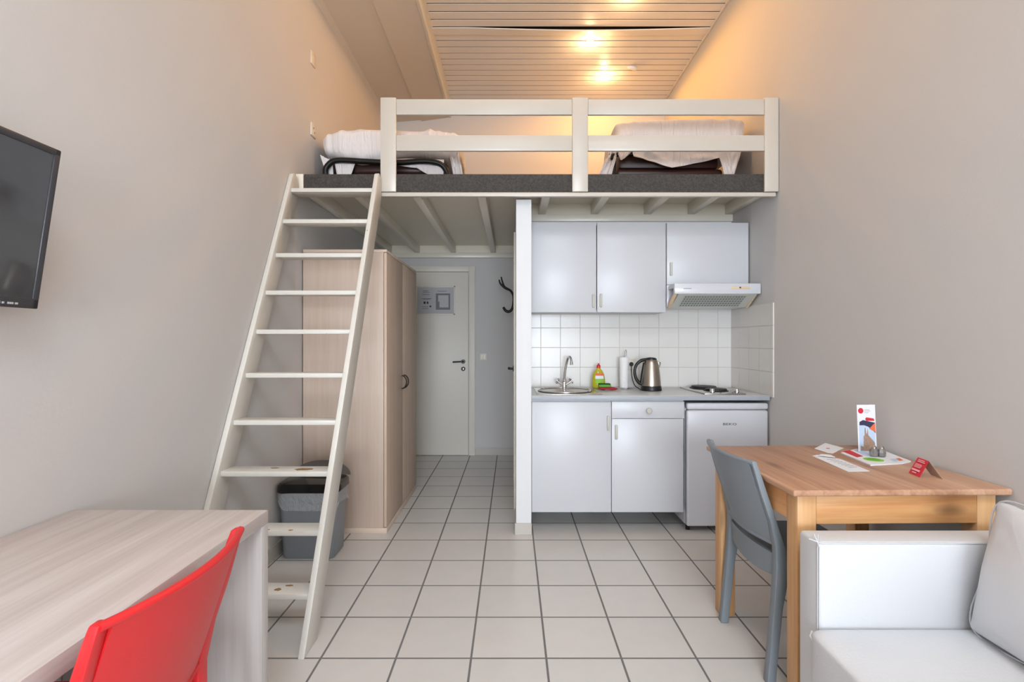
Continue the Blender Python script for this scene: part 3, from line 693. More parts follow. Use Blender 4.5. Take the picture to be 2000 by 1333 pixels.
# hob
hb = thing('hob', (1.415, 3.6, .908), 'two ring steel electric hob set into the worktop above the fridge', 'hob')
P().box(1.277, 1.552, 3.35, 3.855, .9085, .917, bev=.003).done('hob_plate', 'steel', hb)
for cx, cy, r in ((1.415, 3.735, .088), (1.425, 3.535, .072)):
    P().lathe([(0, 0), (r+.01, 0), (r+.012, .003), (r, .005), (r, .014), (r-.004, .017), (.02, .017), (.018, .0155), (0, .0155)], c=(cx, cy, .917), n=48).done('hotplate', 'hot', hb)
for x in (1.352, 1.518):
    P().lathe([(0, 0), (.016, 0), (.0165, .004), (.014, .022), (.012, .025), (0, .026)], c=(x, 3.415, .917), n=24).done('knob', 'chrome', hb)
for x in (1.395, 1.475): P().cyl((x, 3.38, .917), (x, 3.38, .9195), .005, 12).done('indicator_lamp', 'inkd', hb)

# ------------------------------------------------------------------ ceiling lamps
lamps = [(.69, 4.49, 1), (.923, 5.065, 1), (.89, 3.90, 1), (1.164, 4.894, 0)]
LNAME = ['lit recessed ceiling spotlight nearest the dropped board', 'lit recessed ceiling spotlight nearest the back wall', 'lit recessed ceiling spotlight at the top edge of the picture', 'unlit recessed ceiling spotlight beside the lit ones']
for (x, y, on), lb in zip(lamps, LNAME):
    t = thing('ceiling_spotlight', (x, y, ZC), lb, 'spotlight', 'recessed spotlights in the boarded ceiling')
    if not on:
        TL = Matrix.Translation((x, y, ZC-.012)) @ Matrix.Rotation(math.radians(24), 4, 'X') @ Matrix.Rotation(math.radians(14), 4, 'Y')
        P().lathe([(.022, -.012), (.030, -.016), (.046, -.010), (.048, .0), (.040, .012), (.02, .016)], n=32, M4=TL).done('trim_ring', 'paper', t)
        P().lathe([(0, -.008), (.014, -.010), (.022, -.011), (.022, -.004), (0, -.004)], n=24, M4=TL).done('bulb', 'bulbo', t)
        continue
    P().lathe([(.026, -.004), (.032, -.007), (.042, -.006), (.044, .0), (.026, .0)], c=(x, y, ZC), n=32).done('trim_ring', 'switch', t)
    P().lathe([(0, -.012), (.016, -.011), (.027, -.004), (.026, .002), (0, .002)], c=(x, y, ZC), n=24).done('bulb', 'bulb' if on else 'bulbo', t)

# ------------------------------------------------------------------ folded beds on the loft
def cloth(pts_top, pts_bot, y, amp, seed, nu=24, nv=8, dy=-.0):
    n = len(pts_top)-1
    def pl(ps, u):
        f = u*n; i = min(int(f), n-1); t = f-i
        return ps[i][0]*(1-t)+ps[i+1][0]*t, ps[i][1]*(1-t)+ps[i+1][1]*t
    def fn(u, v):
        a = pl(pts_top, u); b_ = pl(pts_bot, u)
        x = a[0]*(1-v)+b_[0]*v; z = a[1]*(1-v)+b_[1]*v
        return (x, y+dy*v+amp*noise.noise(Vector((u*7+seed, v*2.2, seed))), z)
    return P().sheet(fn, nu, nv, .004)
def pz(py, Y): return EYE+(667-py)/F*Y
def pxx(px, Y): return (px-1000)/F*Y

Yb = 3.52
bL = thing('folding_bed', (-.87, 3.75, LT), 'folded guest bed with dark brown mattress on the left of the loft', 'folding bed')
P().box(-1.29, -.45, Yb+.03, Yb+.47, LT+.03, LT+.10, bev=.03, seg=3).box(-1.29, -.45, Yb+.03, Yb+.47, LT+.105, LT+.19, bev=.03, seg=3).done('mattress', 'mattress', bL)
zz = LT
P().tube([(-1.27, Yb-.03, zz+.02), (-1.285, Yb-.035, zz+.10), (-1.265, Yb-.04, zz+.145), (-1.2, Yb-.045, zz+.176), (-1.0, Yb-.045, zz+.168), (-.8, Yb-.045, zz+.160), (-.6, Yb-.045, zz+.170), (-.49, Yb-.04, zz+.150), (-.445, Yb-.03, zz+.09), (-.42, Yb-.03, zz+.02)], .019, smooth=5, flat=1.).done('frame', 'blackm', bL)
P().tube([(-1.30, Yb+.49, zz+.02), (-1.30, Yb+.49, zz+.17), (-.42, Yb+.49, zz+.17), (-.42, Yb+.49, zz+.02)], .014, smooth=3).done('frame', 'blackm', bL)
for x in (-1.3, -.42):
    for y in (Yb+.01, Yb+.49): P().cyl((x-.01, y, zz+.0175), (x+.01, y, zz+.0175), .016, 16).done('castor', 'black', bL)
def sag(c):
    z = c.z
    if z < 0: z += .02*math.sin(c.x*9)-.03*abs(c.x/.47)**3*0
    return Vector((c.x, c.y, z))
dv = thing('duvet', (-.86, 3.75, LT+.2), 'rolled white duvet on the left folded bed beside the socket', 'duvet')
P().blob((-.85, Yb+.23, LT+.305), (.495, .27, .113), .5, .28, .020, 2.6, 140, 40, fn=sag, strd=(5.5, 1.2, 1.2), seed=3).done('roll', 'duvet', dv)
cloth([(pxx(655, Yb), 2.53), (pxx(672, Yb), 2.53), (pxx(699, Yb), 2.52)], [(pxx(664, Yb), 2.36), (pxx(672, Yb), 2.36), (pxx(684, Yb), 2.38)], Yb-.022, .012, 3).done('hanging_sheet', 'duvet', dv)
cloth([(pxx(732, Yb), 2.525), (pxx(800, Yb), 2.525), (pxx(868, Yb), 2.52)], [(pxx(736, Yb), 2.50), (pxx(815, Yb), 2.46), (pxx(866, Yb), 2.36)], Yb-.022, .014, 5).done('hanging_sheet', 'duvet', dv)
cloth([(pxx(876, Yb), 2.60), (pxx(890, Yb), 2.60), (pxx(896, Yb), 2.58)], [(pxx(888, Yb), 2.36), (pxx(897, Yb), 2.36), (pxx(906, Yb), 2.35)], Yb-.01, .02, 8, dy=.05).done('hanging_sheet', 'duvet', dv)
cloth([(pxx(626, Yb), 2.56), (pxx(636, Yb), 2.54), (pxx(650, Yb), 2.52)], [(pxx(640, Yb), 2.38), (pxx(645, Yb), 2.38), (pxx(652, Yb), 2.38)], Yb-.0, .01, 11).done('hanging_sheet', 'duvet', dv)

Yc = 3.56
bR = thing('folding_bed', (1.15, 3.8, LT), 'folded guest bed with dark brown mattress on the right of the loft', 'folding bed')
P().box(.74, 1.50, Yc+.03, Yc+.47, LT+.03, LT+.10, bev=.03, seg=3).box(.74, 1.50, Yc+.03, Yc+.47, LT+.105, LT+.16, bev=.026, seg=3).box(.76, 1.48, Yc+.05, Yc+.47, LT+.165, LT+.265, bev=.03, seg=2).done('mattress', 'mattress', bR)
P().tube([(.715, Yc+.01, zz+.02), (.72, Yc, zz+.2), (.74, Yc, zz+.245), (1.45, Yc, zz+.25), (1.52, Yc, zz+.20), (1.545, Yc+.01, zz+.02)], .013, smooth=4).done('frame', 'blackm', bR)
P().tube([(.715, Yc+.5, zz+.02), (.72, Yc+.5, zz+.24), (1.6, Yc+.5, zz+.36), (1.64, Yc+.5, zz+.33), (1.58, Yc+.5, zz+.02)], .013, smooth=4).done('frame', 'blackm', bR)
for x in (.715, 1.545):
    for y in (Yc+.01, Yc+.5): P().cyl((x-.01, y, zz+.0175), (x+.01, y, zz+.0175), .016, 16).done('castor', 'black', bR)
dv = thing('duvet', (1.19, 3.8, LT+.25), 'neatly folded white duvet on the right folded bed', 'duvet')
def skew(c):
    t = (c.x+.47)/.94
    return Vector((c.x-.025*(c.z < 0)*(1-t)*0, c.y, c.z-(.012 if c.z > 0 else 0)*(1-t)*1.5))
P().blob((1.185, Yc+.25, LT+.385), (.458, .28, .118), .22, .2, .016, 3.0, 140, 40, fn=skew, strd=(4., 1.5, 3.), seed=9).done('folded_cover', 'duvet', dv)
cloth([(pxx(1232, Yc), 2.60), (pxx(1300, Yc), 2.60), (pxx(1400, Yc), 2.60)], [(pxx(1236, Yc), 2.56), (pxx(1310, Yc), 2.475), (pxx(1402, Yc), 2.545)], Yc-.022, .018, 4, 40, 10).done('hanging_sheet', 'duvet', dv)
cloth([(pxx(1204, Yc), 2.62), (pxx(1216, Yc), 2.61), (pxx(1234, Yc), 2.60)], [(pxx(1208, Yc), 2.55), (pxx(1212, Yc), 2.53), (pxx(1220, Yc), 2.55)], Yc-.022, .012, 6).done('hanging_sheet', 'duvet', dv)
cloth([(pxx(1398, Yc), 2.61), (pxx(1418, Yc), 2.61), (pxx(1445, Yc), 2.60)], [(pxx(1412, Yc), 2.42), (pxx(1424, Yc), 2.41), (pxx(1430, Yc), 2.43)], Yc-.024, .02, 12).done('hanging_sheet', 'duvet', dv)
cloth([(pxx(1190, Yc), 2.61), (pxx(1200, Yc), 2.61), (pxx(1206, Yc), 2.60)], [(pxx(1163, Yc), 2.37), (pxx(1176, Yc), 2.37), (pxx(1190, Yc), 2.37)], Yc+.0, .03, 15, dy=.0).done('hanging_sheet', 'duvet', dv)
P().blob((1.19, Yc+.36, LT+.562), (.17, .12, .042), .6, .5, .014, 9, 50, 24).solo('pillow', 'duvet', (1.19, Yc+.36, LT+.5), 'crumpled white pillow on top of the right duvet', 'pillow')

# ------------------------------------------------------------------ television
tv = thing('television', (XL, 1.02, 1.55), 'black flat screen television tilted down on the left wall', 'television')
Hh = .438; Lt = .735
# local panel frame: u along Y, w up the tilted face; bottom inner corner at (XBt, ., ZBt)
XBt, ZBt, YT0, YT1 = -1.298, 1.352, .65, 1.385
ang = math.atan2(.066, .434)
TM = Matrix.Translation((XBt, YT1, ZBt)) @ Matrix.Rotation(ang, 4, 'Y')    # local x = out of the screen, z = up the panel
tvp = lambda p, n, m, **k: p.done(n, m, tv, **k)
tvp(P().box(-.045, -.006, -Lt+.05, -.05, .04, Hh-.05, bev=.012, M4=TM), 'back_cover', 'black')
tvp(P().box(-.016, 0, -Lt, 0, 0, .028, bev=.003, M4=TM).box(-.016, 0, -Lt, 0, Hh-.018, Hh, bev=.003, M4=TM).box(-.016, 0, -.018, 0, 0, Hh, bev=.003, M4=TM).box(-.016, 0, -Lt, -Lt+.018, 0, Hh, bev=.003, M4=TM), 'bezel', 'tvb')
tvp(P().box(-.012, -.003, -Lt+.016, -.016, .026, Hh-.016, M4=TM), 'screen', 'tvs')
q = P()
for a, b_ in ((-.30, -.26), (-.25, -.232), (-.22, -.212), (-.200, -.190), (-.178, -.150), (-.147, -.118), (-.112, -.104), (-.10, -.094), (-.086, -.07), (-.066, -.058)): q.box(-.0005, .0006, a+.0, b_, .009, .014, M4=TM)
tvp(q, 'printed_marks', 'paperg')
tvp(P().box(XL+.001, XL+.02, .95, 1.10, 1.47, 1.66, bev=.003).box(XL+.015, XL+.085, 1.0, 1.05, 1.5, 1.56, bev=.004), 'wall_bracket', 'blackm')

# ------------------------------------------------------------------ desk (lower left)
dk = thing('desk', (-1.07, .9, 0), 'pale grey oak laminate desk with thick panel ends along the left wall', 'desk')
dz = .735; dx0, dx1, dy0, dy1 = XL+.004, -.765, .22, 1.587
P().box(dx0, dx1, dy0, dy1, dz-.04, dz, bev=.0015).done('desktop', 'oak_top', dk)
P().box(dx0, dx1, dy1-.04, dy1, 0, dz-.0402, bev=.0015).done('end_panel', 'oak_leg', dk)
P().box(dx0, dx1, dy0, dy0+.04, 0, dz-.0402, bev=.0015).done('end_panel', 'oak_leg', dk)
P().box(dx0+.03, dx0+.05, dy0+.04, dy1-.04, .35, dz-.0402, bev=.001).done('modesty_panel', 'oak_top', dk)

# ------------------------------------------------------------------ plastic chairs
def make_chair(name, m, label):
    t = thing(name, (0, 0, 0), label, 'chair', local=True)
    W = .215
    # rear stile + leg: outline in (x, z), front is +x
    back = [(0, 0), (.012, .12), (.026, .28), (.036, .42), (.036, .50), (.014, .60), (-.020, .70), (-.048, .80), (-.055, .822)]
    front = [(-.036, .824), (-.026, .80), (.007, .70), (.040, .60), (.072, .50), (.088, .43), (.078, .36), (.062, .28), (.045, .12), (.034, 0)]
    for s in (-1, 1):
        p = P(); n = 0
        b = bmesh.new(); rows = []
        N = 26
        def interp(prof, z):
            for (x0, z0), (x1, z1) in zip(prof, prof[1:]):
                if z0 <= z <= z1: return x0+(x1-x0)*(z-z0)/(z1-z0)
            return prof[-1][0]
        fr = front[::-1]
        for i in range(N+1):
            z = .82*i/N; xb = interp(back, z); xf = interp(fr, z)
            wo = W+ .008*(1-z/.82)*(1 if z < .45 else .8)
            wi = wo-(.036 if z < .5 else .036-.010*(z-.5)/.32)
            rows.append([b.verts.new((xb, s*wo, z)), b.verts.new((xf, s*(wo-.004), z)), b.verts.new((xf, s*wi, z)), b.verts.new((xb, s*wi, z))])
        for A, B in zip(rows, rows[1:]):
            for k in range(4): b.faces.new((A[k], A[(k+1) % 4], B[(k+1) % 4], B[k]))
        b.faces.new(rows[0][::-1]); b.faces.new(rows[-1])
        bmesh.ops.recalc_face_normals(b, faces=b.faces)
        es = [e for e in b.edges if e.calc_face_angle(0) > .6]
        bmesh.ops.bevel(b, geom=es, offset=.004, segments=2, profile=.5, affect='EDGES')
        p.merge(b); p.done('rear_leg', m, t, ang=50)
    def px(z):   # centre line of the stile
        for (x0, z0), (x1, z1) in zip(back, back[1:]):
            if z0 <= z <= z1: return x0+(x1-x0)*(z-z0)/(z1-z0)+.012
        return back[-1][0]+.012
    bow = .046
    fr_ = front[::-1]
    def px(z):   # the panel sits towards the front of the stiles
        for (x0, z0), (x1, z1) in zip(fr_, fr_[1:]):
            if z0 <= z <= z1: return x0+(x1-x0)*(z-z0)/(z1-z0)-.010
        return fr_[-1][0]-.004
    def panel(u, v):
        z = .505+.312*v; y = -W+.028+(2*W-.056)*u
        return (px(z)-bow*(1-(y/W)**2)+.004, y, z)
    P().sheet(panel, 28, 14, .010).done('backrest', m, t, ang=60)
    def cap(u, v):      # turned rim along the top and bottom edges of the backrest
        y = -W+.006+(2*W-.012)*u
        return y
    for z, th, hh in ((.815, .012, .008), (.508, .014, .009)):
        P().tube([(px(z)-bow*(1-(y/W)**2)-.002, y, z) for y in [(-W+.008)+(2*W-.016)*k/24 for k in range(25)]], hh, 8, flat=1.2).done('backrest_rim', m, t, ang=60)
    # seat shell with a skirt
    def seat(u, v):
        x = .045+.40*u; y = (-.205+.41*v)*(1+.03*math.sin(math.pi*u))
        z = .452-.012*math.sin(math.pi*min(1, u*1.1))*(1-(y/.21)**2)-.02*max(0, (u-.85)/.15)**2
        return (x, y, z)
    P().sheet(seat, 24, 20, .012).done('seat', m, t, ang=60)
    sk = P(); bwx = lambda y: .05-.030*(1-(y/W)**2)
    sk.sheet(lambda u, v: (bwx(-W+.03+(2*W-.06)*u)+.006*v, -W+.03+(2*W-.06)*u, .468-.078*v+.02*(1-((-W+.03+(2*W-.06)*u)/W)**2)*v*-1), 24, 4, .012)
    sk.box(.07, .43, -.207, -.195, .40, .447, bev=.003).box(.07, .43, .195, .207, .40, .447, bev=.003).box(.425, .437, -.19, .19, .40, .445, bev=.003)
    sk.done('seat_rail', m, t, ang=60)
    for s in (-1, 1):
        b = bmesh.new(); rows = []
        for z, x, w, y in ((0, .432, .026, .196), (.2, .425, .031, .19), (.44, .415, .04, .187)):
            rows.append([b.verts.new((x+dx*w/2, s*y+dyy*w/2, z)) for dx, dyy in ((-1, -1), (1, -1), (1, 1), (-1, 1))])
        for A, B in zip(rows, rows[1:]):
            for k in range(4): b.faces.new((A[k], A[(k+1) % 4], B[(k+1) % 4], B[k]))
        b.faces.new(rows[0][::-1]); b.faces.new(rows[-1]); bmesh.ops.recalc_face_normals(b, faces=b.faces)
        bmesh.ops.bevel(b, geom=[e for e in b.edges if e.calc_face_angle(0) > .6], offset=.005, segments=2, profile=.5, affect='EDGES')
        p = P(); p.merge(b); p.done('front_leg', m, t, ang=50)
    return t
gc = make_chair('plastic_chair', 'grey', 'slate grey moulded plastic chair pushed under the left side of the pine table')
gc.location = (.937, 2.078, 0); gc.rotation_euler = (0, 0, 0)
rc = make_chair('plastic_chair', 'red', 'bright red moulded plastic chair pushed under the pale desk')
rc.location = (-.696, 1.0, 0); rc.rotation_euler = (0, 0, math.radians(180))

# ------------------------------------------------------------------ pine table
pt = thing('pine_table', (1.309, 2.06, 0), 'knotty pine table with square legs between grey chair and white sofa', 'table', local=True)
pt.rotation_euler = (0, 0, math.radians(1.2))
hx, hy, tz = .375, .362, .765
P().box(-hx, hx, -hy, hy, tz-.022, tz, bev=.006, seg=3).done('tabletop', 'pine_top', pt)
ix, iy = hx-.03, hy-.03
for sx in (-1, 1):
    for sy in (-1, 1):
        P().box(sx*ix-(.066 if sx > 0 else 0), sx*ix+(0 if sx > 0 else .066), sy*iy-(.066 if sy > 0 else 0), sy*iy+(0 if sy > 0 else .066), 0, tz-.0222, bev=.004).done('leg', 'pine_leg', pt)
for s in (-1, 1):
    P().box(-ix+.066, ix-.066, s*(iy-.012)-.011, s*(iy-.012)+.011, tz-.125, tz-.0222, bev=.003).done('apron', 'pine_ap', pt)
    P().box(s*(ix-.012)-.011, s*(ix-.012)+.011, -iy+.066, iy-.066, tz-.125, tz-.0222, bev=.003).done('apron', 'pine_apy', pt)

def tp(px, py, h=.765):   # point of the table top seen at a pixel
    Y = F*(EYE-h)/(py-667); return (px-1000)/F*Y, Y
def flat_paper(name, pix, m, label, cat, z=.7655, th=.0012, parent=None, **k):
    pts = [tp(*p) for p in pix]
    if parent: return P().prism(pts, 2, z, z+th).done(name, m, parent, **k)
    cx = sum(p[0] for p in pts)/len(pts); cy = sum(p[1] for p in pts)/len(pts)
    return P().prism(pts, 2, z, z+th).solo(name, m, (cx, cy, z), label, cat)
# white envelope / folded card
en = flat_paper('card', [(1590.5, 878), (1612, 867), (1648, 877), (1627, 887), (1616, 886)], 'paper', 'white card with a small red emblem near the back edge of the pine table', 'card', th=.0016)
p_ = tp(1617, 877.8); P().lathe([(0, 0), (.008, 0), (.008, .0006), (0, .0006)], c=(p_[0], p_[1], .7672), n=20).done('red_emblem', 'redp', en)
# price leaflet
le = flat_paper('leaflet', [(1586, 892), (1596, 890), (1643, 899), (1699, 922), (1656, 923)], 'paper', 'long narrow white leaflet nearest the grey chair on the pine table', 'leaflet')
flat_paper('fold', [(1598, 893.5), (1604, 891), (1622, 892.5), (1631, 897), (1618, 896)], 'paper', None, None, z=.771, parent=le)
q = P()
for k in range(7):
    a = tp(1615+k*7, 899.5+k*2.6); b_ = tp(1632+k*7, 898.5+k*2.6); q.tube([(a[0], a[1], .7672), (b_[0], b_[1], .7672)], .0007, 6)
q.done('printed_lines', 'ink', le)
# magazine stack
mg = thing('magazine', (*tp(1705, 895), .7655), 'open colourful magazine lying in front of the upright brochure', 'magazine')
flat_paper('pages', [(1642, 887.5), (1672, 880), (1728, 884), (1779, 904), (1762, 908), (1700, 911.5)], 'paper', None, None, th=.005, parent=mg)
flat_paper('cover_picture', [(1646, 885.5), (1660, 883), (1686, 895), (1674, 897)], 'redp', None, None, z=.7706, th=.0006, parent=mg)
flat_paper('cover_picture', [(1668, 883), (1680, 881.5), (1706, 892), (1700, 896), (1688, 894)], 'sky', None, None, z=.7706, th=.0006, parent=mg)
flat_paper('cover_picture', [(1738, 901), (1752, 899), (1760, 903), (1748, 905.5)], 'sky', None, None, z=.7706, th=.0006, parent=mg)
flat_paper('cover_picture', [(1750, 899.5), (1757, 899), (1764, 903), (1757, 904)], 'orange', None, None, z=.7712, th=.0006, parent=mg)
c_ = tp(1706, 901.5)
P().lathe([(0, 0), (.036, 0), (.036, .0008), (0, .0008)], c=(c_[0], c_[1], .7706), n=32).done('green_roundel', 'green', mg)
P().lathe([(0, 0), (.024, 0), (.024, .0005), (0, .0005)], c=(c_[0], c_[1], .7714), n=32).done('green_roundel', mat('green_deep', (104, 176, 44), .6), mg)
# cut-glass shakers
gp = thing('glass_shaker', (0, 0, 0), 'small grey cut glass shaker, left of the pair on the magazine', 'shaker', 'glass shakers on the magazine', local=True)
P().lathe([(0, 0), (.012, 0), (.016, .004), (.0175, .018), (.014, .030), (.011, .034), (0, .036)], n=8).done('body', 'glassobj', gp, ang=10)
P().lathe([(0, .034), (.010, .034), (.010, .04), (.006, .045), (0, .046)], n=16).done('top', 'steel', gp)
g2 = gp.copy(); C.objects.link(g2)
for c_ in list(gp.children):
    cc = c_.copy(); C.objects.link(cc); cc.parent = g2
g2['label'] = 'small grey cut glass shaker, right of the pair on the magazine'
a = tp(1707, 893, .770); gp.location = (a[0], a[1], .7712); gp.rotation_euler = (0, 0, .2)
a = tp(1720, 893.5, .770); g2.location = (a[0]+.004, a[1], .7712); g2.rotation_euler = (0, 0, .5)
# upright folded brochure
br = thing('brochure', (1.60, 2.27, .765), 'tall upright white brochure with pictures of bus and church on pine table', 'brochure')
bx0, bx1, by = 1.550, 1.638, 2.262
z0 = .766; bh = .212
sl = .012
BM = Matrix.Translation((bx0, by, z0)) @ Matrix.Rotation(math.radians(5), 4, 'Z') @ Matrix.Rotation(math.radians(-3), 4, 'X')
bw = bx1-bx0
P().box(0, bw, 0, .0012, 0, bh, M4=BM).box(bw-.001, bw, .0, .03, 0, bh, M4=BM).done('cover', 'paper', br)
P().box(bw-.002, bw+.0003, .006, .02, .05, .15, M4=BM).done('side_print', 'navy', br)
e = (-.0008, .0)
def bpoly(pts, name, m, lay=0): P().prism([(x*bw, z*bh) for x, z in pts], 1, -.0006-.0004*lay, .0) .__class__
def bprint(pts, name, m, lay=0):
    p = P(); p.prism([(x*bw, z*bh) for x, z in pts], 1, -.0006-.0004*lay, .0); bmesh.ops.transform(p.bm, matrix=BM, verts=p.bm.verts); p.done(name, m, br)
bprint([(.06, .02), (.94, .02), (.94, .42), (.8, .5), (.6, .58), (.3, .62), (.08, .60)], 'sky_picture', 'sky')
bprint([(.12, .04), (.9, .02), (.9, .20), (.78, .26), (.56, .36), (.53, .50), (.49, .40), (.44, .40), (.42, .52), (.37, .50), (.36, .36), (.30, .34), (.28, .12), (.13, .14)], 'church_picture', 'tan', 1)
bprint([(.10, .57), (.11, .64), (.3, .68), (.95, .62), (.96, .40), (.75, .48), (.55, .54), (.35, .57)], 'bus_picture', 'navy', 1)
bprint([(.62, .50), (.95, .62), (.96, .42), (.72, .47)], 'bus_front', 'orange', 2)
bprint([(.42, .70), (.5, .735), (.88, .71), (.92, .66), (.5, .66)], 'red_banner', 'redp', 2)
p = P().lathe([(0, 0), (.0125, 0), (.0125, .0006), (0, .0006)], n=24, M4=BM @ Matrix.Translation((.2*bw, -.0001, .875*bh)) @ Matrix.Rotation(math.pi/2, 4, 'X')); p.done('red_emblem', 'redp', br)
q = P()
for k, w in enumerate((.28, .32, .22)): q.box(.4*bw, (.4+w)*bw, -.0006, 0, (.89-.03*k)*bh, (.897-.03*k)*bh, M4=BM)
q.done('printed_lines', 'ink', br)
# red tent card
tcx = thing('tent_card', (*tp(1808, 920), .765), 'small red folded tent card with white writing near the table corner', 'card')
A0 = Vector((*tp(1774.5, 925), .766)); A1 = Vector((*tp(1796, 934), .766))
R1 = Vector((0, 0, 0))
dirx = (A1-A0); 
zr = .766+.052
def at(px_, py_, z): Y = F*(EYE-z)/(py_-667); return Vector(((px_-1000)/F*Y, Y, z))
T0 = at(1792.5, 894, zr); T1 = at(1816, 906, zr)
T1 = T0+dirx
B1 = Vector((*tp(1841, 938), .766)); B0 = B1-dirx
def quad(a, b, c, d_, off=Vector((0, 0, 0))): return lambda u, v: tuple((a.lerp(b, u)).lerp(d_.lerp(c, u), v)+off)
P().sheet(quad(A0, A1, T1, T0), 4, 4, .001).done('front_face', 'redp', tcx); P().sheet(quad(B0, B1, T1, T0), 4, 4, .001).done('back_face', 'kraft', tcx)
nrm = (A1-A0).cross(T0-A0).normalized()
if nrm.x > 0: nrm = -nrm
q = P()
for v0, v1, u0, u1 in ((.84, .89, .25, .8), (.75, .80, .25, .9), (.60, .63, .2, .75), (.54, .57, .2, .8), (.48, .51, .2, .8), (.42, .45, .2, .75), (.22, .32, .15, .85), (.09, .15, .3, .65)):
    f = quad(A0, A1, T1, T0, nrm*.004)
    q.sheet(lambda u, v, f=f, v0=v0, v1=v1, u0=u0, u1=u1: f(u0+(u1-u0)*u, v0+(v1-v0)*v), 1, 1, .0003)
q.done('white_lettering', 'pinkp', tcx)

# ------------------------------------------------------------------ sofa and cushion
sf = thing('sofa', (1.3, .9, 0), 'white leather sofa with square arm in the lower right corner', 'sofa')
ax0, ax1, ay0, ay1, az = .942, 1.68, 1.555, 1.665, .645
P().box(ax0, ax1, ay0, ay1, .04, az, bev=.014, seg=4).done('arm', 'leather', sf)
P().box(ax0, ax1, .05, .17, .04, az, bev=.014, seg=4).done('arm', 'leather', sf)
P().box(1.50, 1.685, .17, 1.554, .04, az-.002, bev=.014, seg=4).done('backrest', 'leather', sf)
P().box(ax0+.01, 1.50, .171, 1.554, .04, .215, bev=.008, seg=3).done('base', 'leather', sf)
def puff(c):
    return Vector((c.x, c.y, c.z+(.008 if c.z > 0 else 0)*(1-min(1, abs(c.x/.3))**2)*(1-min(1, abs(c.y/.7))**2)))
P().blob((1.2, .863, .304), (.305, .69, .087), .12, .10, .0, 1, 96, 32, fn=puff).done('seat_cushion', 'leather', sf, ang=60)
rr = P().tube([(.911, .2, .374), (.909, .9, .376), (.911, 1.52, .375), (.918, 1.538, .376)], .0035, 8).tube([(.904, 1.51, .36), (.905, 1.535, .368), (.918, 1.548, .376)], .003, 8)
rr.done('piping', 'seam', sf)
P().tube([(ax0+.003, ay0-.0003, .12), (ax0+.003, ay0-.0003, az-.014), (ax0+.014, ay0+.001, az-.004), (1.5, ay0+.001, az-.004)], .0018, 8, smooth=3).done('stitching', 'seam', sf)
P().tube([(ax0-.0003, ay0+.004, .12), (ax0-.0003, ay0+.004, az-.014), (ax0+.006, ay0+.012, az-.003), (ax0+.012, ay1-.012, az-.003)], .0015, 8, smooth=3).done('stitching', 'seam', sf)
for x in (ax0+.05, 1.62):
    for y in (.11, 1.61): P().cyl((x, y, 0), (x, y, .042), .02).done('foot', 'black', sf)
# cushion: a plump square leaning on the backrest
def pil(c):
    hx_, hy_, hz_ = .2, .235, .07
    u = c.x/hx_; v = c.y/hy_
    e = max(0., 1-abs(u)**2.2)*max(0., 1-abs(v)**2.2)
    pinch = 1-.06*(1-abs(v)**2)*abs(u) ; pinch2 = 1-.06*(1-abs(u)**2)*abs(v)
    return Vector((c.x*pinch, c.y*pinch2, math.copysign(.006+hz_*e**.55, c.z) if abs(c.z) > 1e-6 else 0))
CM = Matrix.Translation((1.412, 1.29, .592)) @ Matrix.Rotation(math.radians(-3), 4, 'Z') @ Matrix.Rotation(math.radians(-78), 4, 'Y')
cu = thing('cushion', (1.43, 1.29, .4), 'large white leather cushion leaning against the sofa back', 'cushion')
b = P().blob((0, 0, 0), (.2, .235, .05), .12, .13, 0., 1, 96, 40, fn=pil, M4=CM)
for v in b.bm.verts:
    v.co += Vector((-1, 0, 0))*.006*noise.noise(v.co*9)
b.done('cover', 'leather', cu, ang=70)
q = [(-.187, -.222), (0, -.219), (.187, -.222), (.186, 0), (.187, .222), (0, .219), (-.187, .222), (-.186, 0), (-.187, -.222)]
P().tube([CM @ Vector((x*1.035, y*1.035, 0)) for x, y in q], .0026, 8, smooth=8).done('piping', 'seam', cu)

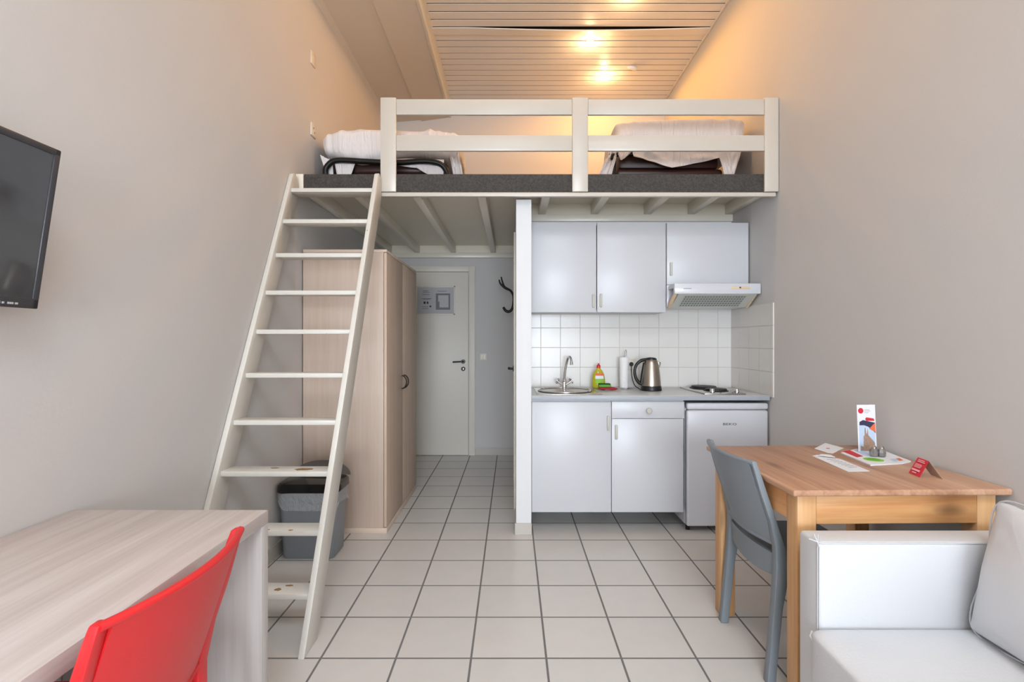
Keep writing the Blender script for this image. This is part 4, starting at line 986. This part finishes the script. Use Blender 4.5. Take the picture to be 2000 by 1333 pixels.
# ------------------------------------------------------------------ lights
def area(name, loc, rot, sx, sy, power, col):
    l = bpy.data.lights.new(name, 'AREA'); l.shape = 'RECTANGLE'; l.size = sx; l.size_y = sy; l.energy = power; l.color = col
    o = bpy.data.objects.new(name, l); C.objects.link(o); o.location = loc; o.rotation_euler = rot; return o
area('window_daylight', (.15, YR-.16, 1.4), (math.radians(90), 0, 0), 2.5, 2.1, 470, (.80, .89, 1.))
area('added_roof_fill', ((SX0+SX1)/2, (SY0+SY1)/2, ZC+.60), (0, 0, 0), 1.6, 1.8, 160, (.86, .92, 1.))  # added overhead fill, shining down through the unseen roof light
WARM = (1., .43, .04)
def spot(name, x, y, z, power, size=150, col=WARM):
    l = bpy.data.lights.new(name, 'SPOT'); l.energy = power; l.color = col; l.spot_size = math.radians(size); l.spot_blend = .22; l.shadow_soft_size = .03
    o = bpy.data.objects.new(name, l); C.objects.link(o); o.location = (x, y, z); return o
for (x, y, on), pw in zip(lamps, (18, 18, 10, 0)):
    if on:
        spot('ceiling_spot_light', x, y, ZC-.03, pw, 180)
        l = bpy.data.lights.new('ceiling_lamp_glow', 'POINT'); l.energy = pw*.2; l.color = (1., .62, .3); l.shadow_soft_size = .03
        o = bpy.data.objects.new('ceiling_lamp_glow', l); C.objects.link(o); o.location = (x, y, ZC-.11)
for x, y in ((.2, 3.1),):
    spot('ceiling_spot_light', x, y, ZC-.03, 30, 175, (1., .58, .28))  # extra unseen lamp without a fitting, added for warm light before the loft
# no lamp in the hall; the hall gets daylight only
w = bpy.data.worlds.new('world'); bpy.context.scene.world = w; w.use_nodes = True
w.node_tree.nodes['Background'].inputs[0].default_value = (.8, .9, 1., 1); w.node_tree.nodes['Background'].inputs[1].default_value = 1.0

# ------------------------------------------------------------------ camera, view
cd = bpy.data.cameras.new('camera'); cd.sensor_width = 36; cd.lens = F/2000*36; cd.clip_start = .02
co = bpy.data.objects.new('camera', cd); C.objects.link(co); co.location = (0, 0, EYE); co.rotation_euler = (math.pi/2, 0, 0)
bpy.context.scene.camera = co
vs = bpy.context.scene.view_settings; vs.view_transform = 'Standard'; vs.look = 'None'; vs.gamma = 1; vs.exposure = 0.06
